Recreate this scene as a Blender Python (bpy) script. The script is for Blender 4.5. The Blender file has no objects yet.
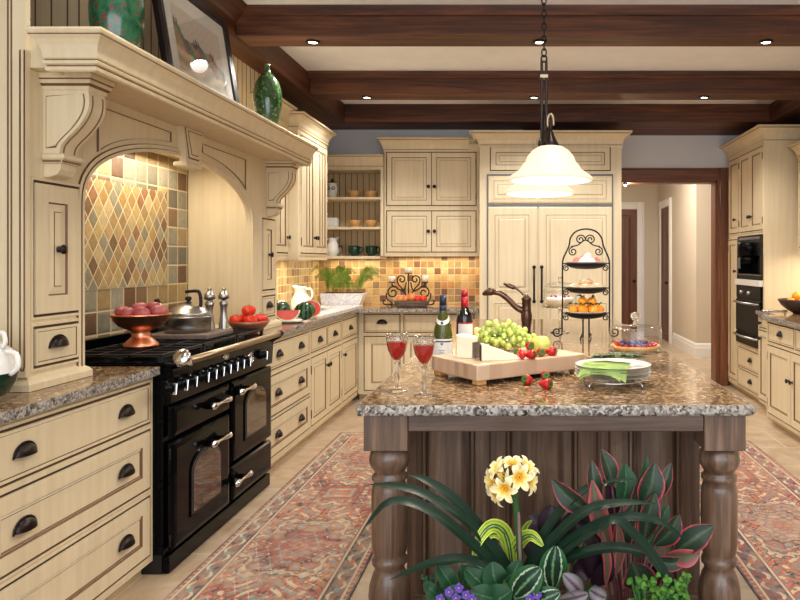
import bpy, bmesh, math, random
import numpy as np
from mathutils import Vector as V, Matrix as M
random.seed(7)
PI = math.pi
F, CX, CY, H = 690.0, 523.0, 261.0, 1.367
def Yx(x, X): return F*X/(x-CX)
def Xx(x, Y): return (x-CX)*Y/F
def Zy(y, Y): return H+(CY-y)*Y/F
def P(x, y, Y): return V((Xx(x, Y), Y, Zy(y, Y)))
C = bpy.context.scene.collection
sc = bpy.context.scene

# ------------------------------------------------------------ node helpers
def NT(name, col=(.8,.8,.8), rough=.5, metal=0, **kw):
    m = bpy.data.materials.new(name); m.use_nodes = True
    nt = m.node_tree; b = nt.nodes['Principled BSDF']
    b.inputs['Base Color'].default_value = (*col, 1)
    b.inputs['Roughness'].default_value = rough
    b.inputs['Metallic'].default_value = metal
    for k, v in kw.items():
        b.inputs[k.replace('_', ' ')].default_value = v
    return m, nt, b
def nd(nt, t, ins=None, **props):
    n = nt.nodes.new(t)
    for k, v in props.items(): setattr(n, k, v)
    for k, v in (ins or {}).items():
        if isinstance(v, bpy.types.NodeSocket): nt.links.new(v, n.inputs[k])
        else: n.inputs[k].default_value = v
    return n
def mth(nt, op, a, b=None, c=None):
    n = nt.nodes.new('ShaderNodeMath'); n.operation = op
    for i, v in enumerate((a, b, c)):
        if v is None: continue
        if isinstance(v, bpy.types.NodeSocket): nt.links.new(v, n.inputs[i])
        else: n.inputs[i].default_value = v
    return n.outputs[0]
def ramp(nt, fac, stops, interp='LINEAR'):
    n = nt.nodes.new('ShaderNodeValToRGB'); r = n.color_ramp; r.interpolation = interp
    while len(r.elements) < len(stops): r.elements.new(.5)
    for e, (p, c) in zip(r.elements, stops): e.position = p; e.color = (*c, 1)
    nt.links.new(fac, n.inputs[0]); return n.outputs[0]
def mixc(nt, fac, a, b, mode='MIX'):
    n = nt.nodes.new('ShaderNodeMix'); n.data_type = 'RGBA'; n.blend_type = mode
    for i, v in ((0, fac), (6, a), (7, b)):
        if isinstance(v, bpy.types.NodeSocket): nt.links.new(v, n.inputs[i])
        elif i == 0: n.inputs[0].default_value = v
        else: n.inputs[i].default_value = (*v, 1)
    return n.outputs[2]
def coords(nt, scale=(1,1,1), rot=(0,0,0), loc=(0,0,0)):
    tc = nt.nodes.new('ShaderNodeTexCoord')
    mp = nd(nt, 'ShaderNodeMapping', {'Vector': tc.outputs['Object'], 'Scale': scale, 'Rotation': rot, 'Location': loc})
    return mp.outputs[0]
def noise(nt, vec, scale, detail=4, rough=.5, dist=0):
    n = nd(nt, 'ShaderNodeTexNoise', {'Vector': vec, 'Scale': scale, 'Detail': detail, 'Roughness': rough, 'Distortion': dist})
    return n.outputs[0]
def setc(nt, b, sock, name='Base Color'): nt.links.new(sock, b.inputs[name])
def bump(nt, b, h, strength=.3, dist=.01):
    n = nd(nt, 'ShaderNodeBump', {'Height': h, 'Strength': strength, 'Distance': dist})
    nt.links.new(n.outputs[0], b.inputs['Normal'])
def S(r, g, b):
    f = lambda c: ((c/255+.055)/1.055)**2.4 if c > 10 else c/255/12.92
    return (f(r), f(g), f(b))
def plain(name, col, rough=.5, metal=0, var=.12, sc_=18, **kw):
    m, nt, b = NT(name, col, rough, metal, **kw)
    f = noise(nt, coords(nt), sc_, 3)
    setc(nt, b, ramp(nt, f, [(.3, tuple(c*(1-var) for c in col)), (.7, tuple(min(1, c*(1+var)) for c in col))]))
    return m

# ------------------------------------------------------------ materials
MT = {}
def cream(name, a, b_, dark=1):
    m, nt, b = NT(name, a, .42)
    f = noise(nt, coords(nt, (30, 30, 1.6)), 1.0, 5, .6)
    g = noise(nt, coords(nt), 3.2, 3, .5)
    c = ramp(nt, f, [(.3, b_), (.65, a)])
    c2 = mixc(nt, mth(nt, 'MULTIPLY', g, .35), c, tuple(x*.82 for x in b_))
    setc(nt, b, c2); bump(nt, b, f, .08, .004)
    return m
MT['cream'] = cream('cream_paint', S(230,213,179), S(219,199,161))
MT['glaze'] = plain('brown_glaze', S(112,80,50), .6)
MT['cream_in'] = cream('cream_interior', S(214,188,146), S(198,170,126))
MT['gap'] = plain('shadow_gap', S(70,48,30), .8)

def granite(name, stops, scale=85, rough=.10):
    m, nt, b = NT(name, (.4,.3,.2), rough, 0, Specular_IOR_Level=.38)
    v = coords(nt)
    vo = nd(nt, 'ShaderNodeTexVoronoi', {'Vector': v, 'Scale': scale}, feature='F1')
    sep = nd(nt, 'ShaderNodeSeparateColor', {0: vo.outputs['Color']})
    big = noise(nt, v, 9, 6, .65, .6)
    fac = mth(nt, 'ADD', mth(nt, 'MULTIPLY', sep.outputs[0], .62), mth(nt, 'MULTIPLY', big, .5))
    c = ramp(nt, fac, stops, 'LINEAR')
    fine = noise(nt, v, 260, 2, .6)
    c = mixc(nt, mth(nt, 'MULTIPLY', fine, .35), c, tuple(stops[0][1]))
    setc(nt, b, c)
    return m, nt, b
MT['granite'], _, _ = granite('granite_polished', [(.22, S(24,18,16)), (.33, S(92,66,46)), (.45, S(150,114,80)), (.58, S(178,144,104)), (.70, S(96,70,52)), (.80, S(190,160,122)), (.92, S(216,196,166))])
MT['granite_edge'], nt_, b_ = granite('granite_rough_edge', [(.22, S(28,26,26)), (.36, S(110,102,96)), (.5, S(160,152,142)), (.7, S(204,198,188)), (.82, S(100,84,76)), (.95, S(205,196,186))], 120, .45)
bump(nt_, b_, noise(nt_, coords(nt_), 60, 4), .6, .01)

def wood(name, a, b_, c_, axis='X', scale=1.0, rough=.45, coat=0):
    m, nt, b = NT(name, a, rough)
    s = {'X': (1.2, 22, 22), 'Y': (22, 1.2, 22), 'Z': (22, 22, 1.2)}[axis]
    s = tuple(x*scale for x in s)
    v = coords(nt, s)
    f = noise(nt, v, 1.0, 8, .68, .8)
    g = noise(nt, coords(nt, tuple(x*4 for x in s)), 1.0, 3, .5)
    k = mth(nt, 'ADD', mth(nt, 'MULTIPLY', f, .8), mth(nt, 'MULTIPLY', g, .25))
    setc(nt, b, ramp(nt, k, [(.32, a), (.52, b_), (.7, c_)]))
    bump(nt, b, k, .25, .006)
    if coat: b.inputs['Coat Weight'].default_value = coat
    return m
MT['beam'] = wood('beam_wood', S(24,11,6), S(80,41,20), S(128,73,38), 'X', .6, .55)
MT['beamY'] = wood('beam_wood_length', S(22,10,6), S(74,38,19), S(118,66,35), 'Y', .6, .55)
MT['island'] = wood('island_wood', S(52,37,29), S(100,76,60), S(142,114,94), 'Z', .9, .34, .4)
MT['islandX'] = wood('island_wood_rail', S(56,40,32), S(100,77,63), S(138,112,95), 'X', .9, .4, .3)
MT['casing'] = wood('casing_wood', S(66,34,18), S(118,70,42), S(150,96,62), 'Z', .6, .4)
MT['casingX'] = wood('casing_wood_head', S(66,34,18), S(118,70,42), S(150,96,62), 'X', .6, .4)
MT['board'] = None
def endgrain():
    m, nt, b = NT('maple_blocks', (.6,.4,.25), .5)
    tc = nt.nodes.new('ShaderNodeTexCoord'); sp = nd(nt, 'ShaderNodeSeparateXYZ', {0: tc.outputs['Object']})
    cv = nd(nt, 'ShaderNodeCombineXYZ', {0: mth(nt, 'FLOOR', mth(nt, 'DIVIDE', sp.outputs[0], .055)), 1: mth(nt, 'FLOOR', mth(nt, 'DIVIDE', sp.outputs[1], .031)), 2: .5})
    wn = nd(nt, 'ShaderNodeTexWhiteNoise', {'Vector': cv.outputs[0]}, noise_dimensions='3D')
    c = ramp(nt, wn.outputs['Value'], [(0, S(168,128,98)), (.3, S(206,172,140)), (.6, S(190,152,122)), (.85, S(214,186,156)), (1, S(130,96,72))])
    n = noise(nt, coords(nt, (90, 90, 10)), 1, 4)
    setc(nt, b, mixc(nt, mth(nt, 'MULTIPLY', n, .4), c, S(214,188,160)))
    return m
MT['board'] = endgrain()

MT['bronze'] = plain('dark_bronze', S(44,34,30), .35, .7)
MT['bronze_l'] = plain('oiled_bronze', S(96,72,60), .32, .85)
MT['iron'] = plain('black_iron', S(28,24,23), .5, .4)
MT['steel'] = NT('brushed_steel', S(176,174,170), .3, 1)[0]
MT['steel_dull'] = NT('dull_steel', S(120,122,126), .55, 1)[0]
MT['chrome'] = NT('chrome', S(225,226,228), .12, 1)[0]
MT['brass'] = NT('rail_metal', S(166,148,122), .36, 1)[0]
MT['copper'] = NT('copper', S(232,158,124), .33, 1)[0]
MT['enamel'] = NT('black_enamel', S(6,7,9), .13, 0, Specular_IOR_Level=.11)[0]
MT['castiron'] = plain('cast_iron', S(20,20,22), .45, .2)
MT['black'] = plain('matte_black', S(16,16,18), .5)
MT['appliance'] = NT('appliance_black', S(7,7,8), .3, 0, Specular_IOR_Level=.12)[0]
MT['ovenglass'] = NT('oven_glass', S(46,34,26), .05, 0, Coat_Weight=1.0)[0]
MT['white'] = plain('white_glaze', S(236,233,226), .18, 0, .03)
MT['ceramic'] = MT['white']
MT['trim'] = plain('white_trim', S(236,232,224), .4, 0, .02, 2)
MT['wall'] = plain('wall_paint', S(200,192,184), .7, 0, .03, 2)
MT['ceil'] = plain('ceiling_plaster', S(244,247,253), .85, 0, .03, 8)
MT['wallgrey'] = plain('wall_paint_cool', S(226,225,226), .7, 0, .03, 2)
MT['hall'] = plain('hall_paint', S(205,190,168), .7, 0, .03, 2)
def glass(name, col=(1,1,1), rough=0, ior=1.45):
    return NT(name, col, rough, 0, Transmission_Weight=1.0, IOR=ior)[0]
MT['glass'] = glass('clear_glass')
MT['wine'] = NT('red_wine', (.60,.002,.006), .02, 0, Transmission_Weight=.55, IOR=1.34)[0]
MT['bottle_g'] = NT('green_bottle_glass', S(90,96,30), .05, 0, Transmission_Weight=.5, IOR=1.5)[0]
MT['bottle_r'] = NT('dark_bottle_glass', S(14,10,10), .06, 0, Coat_Weight=.5)[0]
MT['foil_r'] = plain('red_foil', S(170,30,45), .35, .3)
MT['foil_b'] = plain('navy_foil', S(34,44,66), .35, .3)
MT['label'] = plain('paper_label', S(225,225,222), .6, 0, .03)
MT['ink'] = plain('label_ink', S(50,50,70), .6)
MT['wax'] = plain('candle_wax', S(240,232,210), .5, 0, .03, 10, Subsurface_Weight=.2)

def tiles(name, size, palette, uaxis='Y', diamond=None, v0_=0, grout=S(205,185,140), gw=.05, rough=.45):
    """square (or lozenge) stone tiles on a vertical wall; u runs along uaxis, v is up"""
    m, nt, b = NT(name, (.5,.4,.3), rough)
    tc = nt.nodes.new('ShaderNodeTexCoord'); sp = nd(nt, 'ShaderNodeSeparateXYZ', {0: tc.outputs['Object']})
    u = sp.outputs[{'X':0,'Y':1}[uaxis]]; v = mth(nt, 'SUBTRACT', sp.outputs[2], v0_)
    if diamond:
        a, h = diamond
        u0 = mth(nt, 'DIVIDE', u, a); v0 = mth(nt, 'DIVIDE', v, h)
        p, q = mth(nt, 'ADD', u0, v0), mth(nt, 'SUBTRACT', u0, v0)
    else:
        p, q = mth(nt, 'DIVIDE', u, size), mth(nt, 'DIVIDE', v, size)
    fp, fq = mth(nt, 'FLOOR', p), mth(nt, 'FLOOR', q)
    cv = nd(nt, 'ShaderNodeCombineXYZ', {0: fp, 1: fq, 2: 3.7})
    wn = nd(nt, 'ShaderNodeTexWhiteNoise', {'Vector': cv.outputs[0]}, noise_dimensions='3D')
    c = ramp(nt, wn.outputs['Value'], [(i/len(palette), col) for i, col in enumerate(palette)], 'CONSTANT')
    n = noise(nt, tc.outputs['Object'], 26, 5, .65, .8)
    c = mixc(nt, .35, c, ramp(nt, n, [(.3, S(110,90,70)), (.5, S(178,158,120)), (.7, S(225,205,165))]), 'OVERLAY')
    def edge(s):
        fr = mth(nt, 'FRACT', s)
        return mth(nt, 'MINIMUM', fr, mth(nt, 'SUBTRACT', 1.0, fr))
    e = mth(nt, 'MINIMUM', edge(p), edge(q))
    g = mth(nt, 'LESS_THAN', e, gw)
    setc(nt, b, mixc(nt, g, c, grout))
    hgt = mth(nt, 'ADD', mth(nt, 'MINIMUM', mth(nt, 'MULTIPLY', e, 8), 1.0), mth(nt, 'MULTIPLY', n, .3))
    bump(nt, b, hgt, .5, .004)
    return m
slate = [tuple(c*.78 for c in q_) for q_ in (S(126,90,66), S(130,126,114), S(196,180,136), S(182,160,112), S(150,150,138), S(206,192,150), S(200,168,108), S(128,100,78), S(168,168,152), S(214,200,164), S(186,164,124), S(212,196,150), S(150,120,92), S(204,184,138), S(180,180,168), S(200,176,120))]
MT['tile_sq'] = tiles('slate_square_tile', .116, slate, 'Y', v0_=1.226, gw=.035, grout=S(215,200,165))
MT['tile_dia'] = tiles('slate_lozenge_tile', .1, [S(178,158,116), S(160,138,98), S(142,138,122), S(188,170,128), S(176,146,96), S(124,98,76), S(152,150,136), S(192,178,142), S(166,144,106), S(186,168,120), S(150,112,84), S(182,160,118)], 'Y', diamond=(.085, .118), v0_=1.226, gw=.045, grout=S(220,205,170))
MT['tile_back'] = tiles('tumbled_stone_tile', .072, [S(186,154,106), S(170,136,90), S(194,166,120), S(140,108,72), S(190,158,108), S(138,118,90), S(180,148,98), S(112,74,50), S(198,174,128), S(162,134,96), S(176,128,80)], 'X', gw=.05, grout=S(192,166,122))
MT['tile_backY'] = tiles('tumbled_stone_tile_side', .072, [S(205,180,128), S(214,190,138), S(190,158,110), S(222,200,150), S(172,132,92)], 'Y', gw=.06, grout=S(226,206,160))

def floor_mat():
    m, nt, b = NT('travertine_floor', (.6,.5,.4), .32)
    tc = nt.nodes.new('ShaderNodeTexCoord'); sp = nd(nt, 'ShaderNodeSeparateXYZ', {0: tc.outputs['Object']})
    sz = .46
    q = mth(nt, 'DIVIDE', sp.outputs[1], sz)
    fq = mth(nt, 'FLOOR', q)
    off = mth(nt, 'MULTIPLY', mth(nt, 'MODULO', fq, 2.0), .5)
    p = mth(nt, 'ADD', mth(nt, 'DIVIDE', sp.outputs[0], sz*1.2), off)
    cv = nd(nt, 'ShaderNodeCombineXYZ', {0: mth(nt, 'FLOOR', p), 1: fq, 2: .5})
    wn = nd(nt, 'ShaderNodeTexWhiteNoise', {'Vector': cv.outputs[0]}, noise_dimensions='3D')
    c = ramp(nt, wn.outputs['Value'], [(0, S(178,152,122)), (.5, S(190,164,134)), (1, S(166,142,114))])
    n = noise(nt, tc.outputs['Object'], 6, 7, .65, .6)
    c = mixc(nt, .5, c, ramp(nt, n, [(.35, S(150,122,94)), (.65, S(206,186,158))]))
    def edge(s):
        fr = mth(nt, 'FRACT', s); return mth(nt, 'MINIMUM', fr, mth(nt, 'SUBTRACT', 1.0, fr))
    g = mth(nt, 'LESS_THAN', mth(nt, 'MINIMUM', edge(p), edge(q)), .009)
    setc(nt, b, mixc(nt, g, c, S(206,190,168)))
    return m
MT['floor'] = floor_mat()
def vcol(name, rough=.9, sheen=0):
    m, nt, b = NT(name, (.5,.5,.5), rough)
    a = nd(nt, 'ShaderNodeVertexColor', layer_name='Col')
    setc(nt, b, a.outputs[0])
    if sheen:
        b.inputs['Sheen Weight'].default_value = sheen
        bump(nt, b, noise(nt, coords(nt), 400, 2), .3, .003)
    return m
MT['rug'] = vcol('woven_rug', .95, .2)
MT['paint'] = vcol('painting', .5)
def leafm(name, stops, rough=.35, along=None, trans=0):
    """colour across the leaf (UV.y: 0 edge, .5 midrib, 1 edge)"""
    m, nt, b = NT(name, (.1,.3,.1), rough, 0, Specular_IOR_Level=.3)
    uv = nd(nt, 'ShaderNodeUVMap', uv_map='UVMap'); sp = nd(nt, 'ShaderNodeSeparateXYZ', {0: uv.outputs[0]})
    w = mth(nt, 'ABSOLUTE', mth(nt, 'MULTIPLY_ADD', sp.outputs[1], 2.0, -1.0))
    n = noise(nt, uv.outputs[0], 14, 3)
    w2 = mth(nt, 'ADD', w, mth(nt, 'MULTIPLY_ADD', n, .3, -.15))
    setc(nt, b, ramp(nt, w2, stops, 'LINEAR'))
    return m
MT['l_clivia'] = leafm('clivia_leaf', [(0, S(30,62,40)), (.12, S(16,42,28)), (1, S(14,38,26))], .42)
MT['l_pink'] = leafm('pink_edged_leaf', [(0, S(70,84,62)), (.2, S(38,58,42)), (.82, S(30,44,34)), (.9, S(128,46,54)), (1, S(184,78,84))], .35)
MT['l_pink2'] = leafm('pink_leaf', [(0, S(84,96,70)), (.35, S(96,76,62)), (.6, S(140,70,70)), (1, S(186,92,94))], .35)
MT['l_lime'] = leafm('lime_striped_leaf', [(0, S(200,210,150)), (.1, S(40,90,40)), (.25, S(60,110,40)), (.4, S(190,205,70)), (.6, S(175,195,60)), (.7, S(90,140,50)), (.85, S(200,215,90)), (1, S(205,220,100))], .35)
MT['l_cal'] = leafm('painted_leaf', [(0, S(96,140,96)), (.14, S(14,44,28)), (.5, S(12,40,26)), (.58, S(180,205,172)), (.66, S(26,70,36)), (1, S(34,84,42))], .3)
MT['l_heart'] = leafm('soft_green_leaf', [(0, S(66,108,66)), (.1, S(26,62,38)), (1, S(34,76,46))], .5)
MT['l_light'] = leafm('light_green_leaf', [(0, S(84,130,46)), (1, S(64,112,36))], .5)
MT['l_purple'] = leafm('purple_leaf', [(0, S(52,30,44)), (1, S(32,18,30))], .4)
MT['l_silver'] = leafm('silver_leaf', [(0, S(60,44,56)), (.4, S(128,120,126)), (1, S(78,74,78))], .45)
MT['l_fern'] = leafm('fern_leaf', [(0, S(130,150,50)), (1, S(100,130,40))], .5)
MT['l_olive'] = leafm('olive_leaf', [(0, S(90,110,60)), (1, S(60,85,45))], .5)
def petalm():
    m, nt, b = NT('cream_petal', (.9,.8,.5), .5)
    uv = nd(nt, 'ShaderNodeUVMap', uv_map='UVMap'); sp = nd(nt, 'ShaderNodeSeparateXYZ', {0: uv.outputs[0]})
    w = mth(nt, 'ABSOLUTE', mth(nt, 'MULTIPLY_ADD', sp.outputs[1], 2.0, -1.0))
    k = mth(nt, 'ADD', sp.outputs[0], mth(nt, 'MULTIPLY', w, .3))
    setc(nt, b, ramp(nt, k, [(.1, S(226,150,24)), (.4, S(240,200,84)), (.68, S(244,228,162)), (1, S(246,236,196))])); return m
MT['petal'] = petalm()
MT['throat'] = plain('yellow_throat', S(240,190,50), .5)
MT['violet'] = plain('violet_petal', S(84,50,150), .5)
MT['stem'] = plain('green_stem', S(50,95,45), .5)
MT['woodstick'] = plain('support_stick', S(120,95,90), .7)
MT['soil'] = plain('dark_soil', S(40,30,24), .95, 0, .3, 60)
MT['terracotta'] = plain('brown_planter', S(80,56,42), .7)
MT['marble'], nt_, b_ = NT('white_marble', (.8,.8,.8), .15)
setc(nt_, b_, ramp(nt_, noise(nt_, coords(nt_), 9, 6, .6, 2.0), [(.4, S(240,238,236)), (.5, S(205,205,212)), (.56, S(238,236,234))]))
def fruit(name, a, b_, sc_=14, rough=.3, sss=.1):
    m, nt, b = NT(name, a, rough, 0, Subsurface_Weight=sss)
    b.inputs['Subsurface Radius'].default_value = (.01, .006, .004)
    setc(nt, b, ramp(nt, noise(nt, coords(nt), sc_, 3), [(.35, a), (.65, b_)])); return m
MT['grape'] = fruit('green_grape', S(172,192,84), S(198,212,118), 20, .22, .25)
MT['apple'] = fruit('green_apple', S(190,210,80), S(210,222,120))
MT['straw'] = fruit('strawberry_red', S(168,14,18), S(205,34,30), 60, .25)
MT['tomato'] = fruit('tomato_red', S(205,30,20), S(225,60,35), 6, .15)
MT['orange'] = fruit('orange_peel', S(238,140,20), S(246,165,45), 8, .35)
MT['potato'] = fruit('red_potato', S(150,58,68), S(182,98,98), 14, .45)
MT['peach'] = fruit('peach_skin', S(200,70,45), S(230,150,80), 14, .45)
MT['leafg'] = plain('calyx_green', S(70,120,45), .5)
MT['melon_r'] = fruit('melon_flesh', S(225,70,55), S(238,100,80), 12, .35)
MT['melon_w'] = plain('melon_rind_white', S(225,230,190), .5)
def melon():
    m, nt, b = NT('melon_rind', (.05,.15,.05), .25)
    f = nd(nt, 'ShaderNodeTexWave', {'Vector': coords(nt), 'Scale': 9.0, 'Distortion': 6.0, 'Detail': 3.0})
    setc(nt, b, ramp(nt, f.outputs[0], [(.3, S(20,48,30)), (.7, S(58,96,58))])); return m
MT['melon_g'] = melon()
MT['cheese'] = plain('pale_cheese', S(244,236,205), .5, 0, .04, 30)
MT['cheese_y'] = plain('yellow_cheese', S(246,226,150), .5, 0, .04, 30)
MT['rind'] = plain('grey_rind', S(110,95,85), .8, 0, .3, 40)
MT['darkrind'] = plain('black_rind', S(50,36,34), .6)
MT['napkin'] = plain('green_cloth', S(196,222,138), .85, 0, .05, 40)
MT['bowlwood'] = plain('honey_wood', S(214,160,96), .45, 0, .1, 20)
MT['darkwood'] = plain('dark_bowl_wood', S(56,36,26), .4, 0, .2, 20)
MT['brownbowl'] = plain('brown_copper', S(160,105,80), .3, .5)
MT['cupgreen'] = plain('green_cup_glaze', S(18,52,36), .15, 0, .2)
def thin_glass(name, k0=.05, k1=.60):
    m = bpy.data.materials.new(name); m.use_nodes = True; nt = m.node_tree; nt.nodes.clear()
    o_ = nt.nodes.new('ShaderNodeOutputMaterial'); a = nd(nt, 'ShaderNodeBsdfTransparent', {'Color': (.96, .97, .97, 1)}); b = nd(nt, 'ShaderNodeBsdfGlossy', {'Roughness': .02})
    f = nd(nt, 'ShaderNodeLayerWeight', {'Blend': .5}); k = mth(nt, 'MULTIPLY_ADD', mth(nt, 'POWER', f.outputs['Facing'], 3.0), k1, k0); mx = nd(nt, 'ShaderNodeMixShader', {0: k}); nt.links.new(a.outputs[0], mx.inputs[1]); nt.links.new(b.outputs[0], mx.inputs[2]); nt.links.new(mx.outputs[0], o_.inputs[0])
    return m
MT['pane'] = thin_glass('thin_clear_glass')
MT['pane_low'] = thin_glass('picture_glass', .012, .3)
def vasem(name, a, b_, spot=None, sc_=9):
    m, nt, b = NT(name, a, .15, 0, Coat_Weight=.6)
    v = coords(nt)
    c = ramp(nt, noise(nt, v, 22, 5, .7, .5), [(.35, a), (.65, b_)])
    if spot:
        vo = nd(nt, 'ShaderNodeTexVoronoi', {'Vector': coords(nt, (1, 1, 1)), 'Scale': sc_*3.0})
        n = noise(nt, v, 30, 3)
        g = mth(nt, 'LESS_THAN', mth(nt, 'ADD', vo.outputs['Distance'], mth(nt, 'MULTIPLY', n, .35)), .50)
        c = mixc(nt, g, c, spot)
    setc(nt, b, c); return m
MT['vase1'] = vasem('green_crackle_glaze', S(16,60,38), S(36,92,60), S(96,40,36), 13)
MT['vase2'] = vasem('olive_glaze', S(24,56,30), S(60,92,48), S(96,126,70), 16)
MT['crust'] = plain('tart_crust', S(222,170,100), .6, 0, .1, 40)
MT['blue'] = plain('blueberry', S(48,46,92), .45, 0, .2, 30)
MT['cake'] = plain('sponge_cake', S(238,205,150), .7, 0, .08, 30)
MT['icing'] = plain('white_icing', S(246,240,228), .5, 0, .02)
MT['pink'] = plain('pink_sweet', S(228,120,105), .5)
MT['pastry'] = plain('pastry', S(226,190,140), .7, 0, .12, 30)
MT['boardtan'] = plain('tan_wood', S(224,186,124), .5, 0, .06, 12)
MT['mat_paper'] = plain('picture_mat', S(232,226,220), .8, 0, .02)
MT['frame'] = plain('dark_frame', S(30,20,18), .35)
MT['darkdoor'] = wood('dark_door', S(60,30,18), S(100,56,36), S(120,72,48), 'Z', .6, .4)
def emis(name, col, st):
    m, nt, b = NT(name, col, .4)
    b.inputs['Emission Color'].default_value = (*col, 1); b.inputs['Emission Strength'].default_value = st
    return m
MT['shade'] = emis('lit_alabaster_shade', S(214,196,166), .40)
MT['shade'].node_tree.nodes['Principled BSDF'].inputs['Emission Color'].default_value = (1, .86, .64, 1)
MT['bulb'] = emis('lit_bulb', (1,.93,.8), 14)
MT['halo'] = emis('bright_halogen', (1,.93,.8), 60)

# ------------------------------------------------------------ mesh builder
class G:
    def __init__(s): s.bm = bmesh.new(); s.ml = []; s.M = M.Identity(4); s.uv = s.bm.loops.layers.uv.new('UVMap'); s.col = None
    def mi(s, mat):
        mat = MT[mat] if isinstance(mat, str) else mat
        if mat not in s.ml: s.ml.append(mat)
        return s.ml.index(mat)
    def v(s, co): return s.bm.verts.new(s.M @ V(co))
    def f(s, vs, mat, smooth=False, uvs=None):
        try: fc = s.bm.faces.new(vs)
        except ValueError: return None
        fc.material_index = s.mi(mat); fc.smooth = smooth
        if uvs:
            for l, u in zip(fc.loops, uvs): l[s.uv].uv = u
        return fc
    def box(s, x0, x1, y0, y1, z0, z1, mat, bev=0, seg=1):
        vs = [s.v((x, y, z)) for x in (x0, x1) for y in (y0, y1) for z in (z0, z1)]
        fs = [s.f([vs[i] for i in q], mat) for q in ((0,1,3,2),(4,6,7,5),(0,4,5,1),(2,3,7,6),(0,2,6,4),(1,5,7,3))]
        if bev:
            ed = {e for f_ in fs for e in f_.edges}
            bmesh.ops.bevel(s.bm, geom=list(ed), offset=bev, segments=seg, profile=.5, affect='EDGES')
        return s
    def rings(s, x0, x1, z0, z1, prof, cap, mats='cream'):
        """nested rectangles in the XZ plane: prof = (inset, y[, mat])"""
        prev = None
        for p in prof:
            i, y = p[0], p[1]; mt = p[2] if len(p) > 2 else mats
            r = [s.v((x0+i, y, z0+i)), s.v((x1-i, y, z0+i)), s.v((x1-i, y, z1-i)), s.v((x0+i, y, z1-i))]
            if prev:
                for k in range(4): s.f([prev[k], prev[(k+1)%4], r[(k+1)%4], r[k]], mt)
            prev = r
        s.f(prev, cap)
        return s
    def prism(s, poly, axis, a, b, mat, smooth=False, capmat=None):
        def co(p, t): return {'X': (t, p[0], p[1]), 'Y': (p[0], t, p[1]), 'Z': (p[0], p[1], t)}[axis]
        A = [s.v(co(p, a)) for p in poly]; B = [s.v(co(p, b)) for p in poly]; n = len(poly)
        for k in range(n): s.f([A[k], A[(k+1)%n], B[(k+1)%n], B[k]], mat, smooth)
        s.f(A, capmat or mat); s.f(B[::-1], capmat or mat); return s
    def lathe(s, prof, mat, seg=24, c=(0,0,0), smooth=True, a0=0, a1=2*PI):
        full = abs(a1-a0-2*PI) < 1e-6; n = seg if full else seg+1; rows = []
        for r, z in prof:
            if r < 1e-5: rows.append([s.v((c[0], c[1], c[2]+z))])
            else: rows.append([s.v((c[0]+r*math.cos(a0+(a1-a0)*k/seg), c[1]+r*math.sin(a0+(a1-a0)*k/seg), c[2]+z)) for k in range(n)])
        for A, B in zip(rows, rows[1:]):
            for k in range(seg):
                k2 = (k+1) % n
                if len(A) == 1 and len(B) == 1: continue
                if len(A) == 1: s.f([A[0], B[k], B[k2]], mat, smooth)
                elif len(B) == 1: s.f([A[k], B[0], A[k2]], mat, smooth)
                else: s.f([A[k], B[k], B[k2], A[k2]], mat, smooth)
        return s
    def sphere(s, c, r, mat, seg=16, rn=10):
        r = (r, r, r) if not hasattr(r, '__len__') else r
        old = s.M; s.M = old @ M.Translation(c) @ M.Diagonal((*r, 1))
        s.lathe([(math.sin(PI*k/rn), -math.cos(PI*k/rn)) for k in range(rn+1)], mat, seg); s.M = old; return s
    def tube(s, pts, rad, mat, seg=8, closed=False, flat=None):
        pts = [V(p) for p in pts]; n = len(pts)
        if not hasattr(rad, '__len__'): rad = [rad]*n
        rows = []; ref = None
        for i, p in enumerate(pts):
            a = pts[(i-1) % n] if closed or i > 0 else p; b = pts[(i+1) % n] if closed or i < n-1 else p
            t = (b-a).normalized()
            if ref is None: ref = t.orthogonal().normalized()
            ref = (ref - t*ref.dot(t))
            if ref.length < 1e-5: ref = t.orthogonal()
            ref.normalize(); o = t.cross(ref)
            rows.append([s.v(p + (ref*math.cos(2*PI*k/seg) + o*math.sin(2*PI*k/seg))*rad[i]) for k in range(seg)])
        m_ = n if closed else n-1
        for i in range(m_):
            A, B = rows[i], rows[(i+1) % n]
            for k in range(seg): s.f([A[k], A[(k+1)%seg], B[(k+1)%seg], B[k]], mat, True)
        if not closed: s.f(rows[0][::-1], mat); s.f(rows[-1], mat)
        return s
    def sweep(s, path, prof, mat, closed=False, mats=None, cap=True):
        """prof (out, z) swept along plan path; out is to the right of travel"""
        n = len(path); rows = []
        for i, p in enumerate(path):
            p = V(p)
            d0 = (V(path[i])-V(path[i-1])).normalized() if (i > 0 or closed) else None
            d1 = (V(path[(i+1) % n])-p).normalized() if (i < n-1 or closed) else None
            if d0 is None: d0 = d1
            if d1 is None: d1 = d0
            n0, n1 = V((d0.y, -d0.x)), V((d1.y, -d1.x)); b = (n0+n1)
            b = b/b.dot(n0) if b.length > 1e-6 else n0
            rows.append([s.v((p.x+b.x*o, p.y+b.y*o, z)) for o, z in prof])
        for i in range(n if closed else n-1):
            A, B = rows[i], rows[(i+1) % n]
            for k in range(len(prof)-1):
                s.f([A[k], B[k], B[k+1], A[k+1]], (mats[k] if mats else mat))
        if cap and not closed:
            s.f(rows[0], mat); s.f(rows[-1][::-1], mat)
        return s
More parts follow.
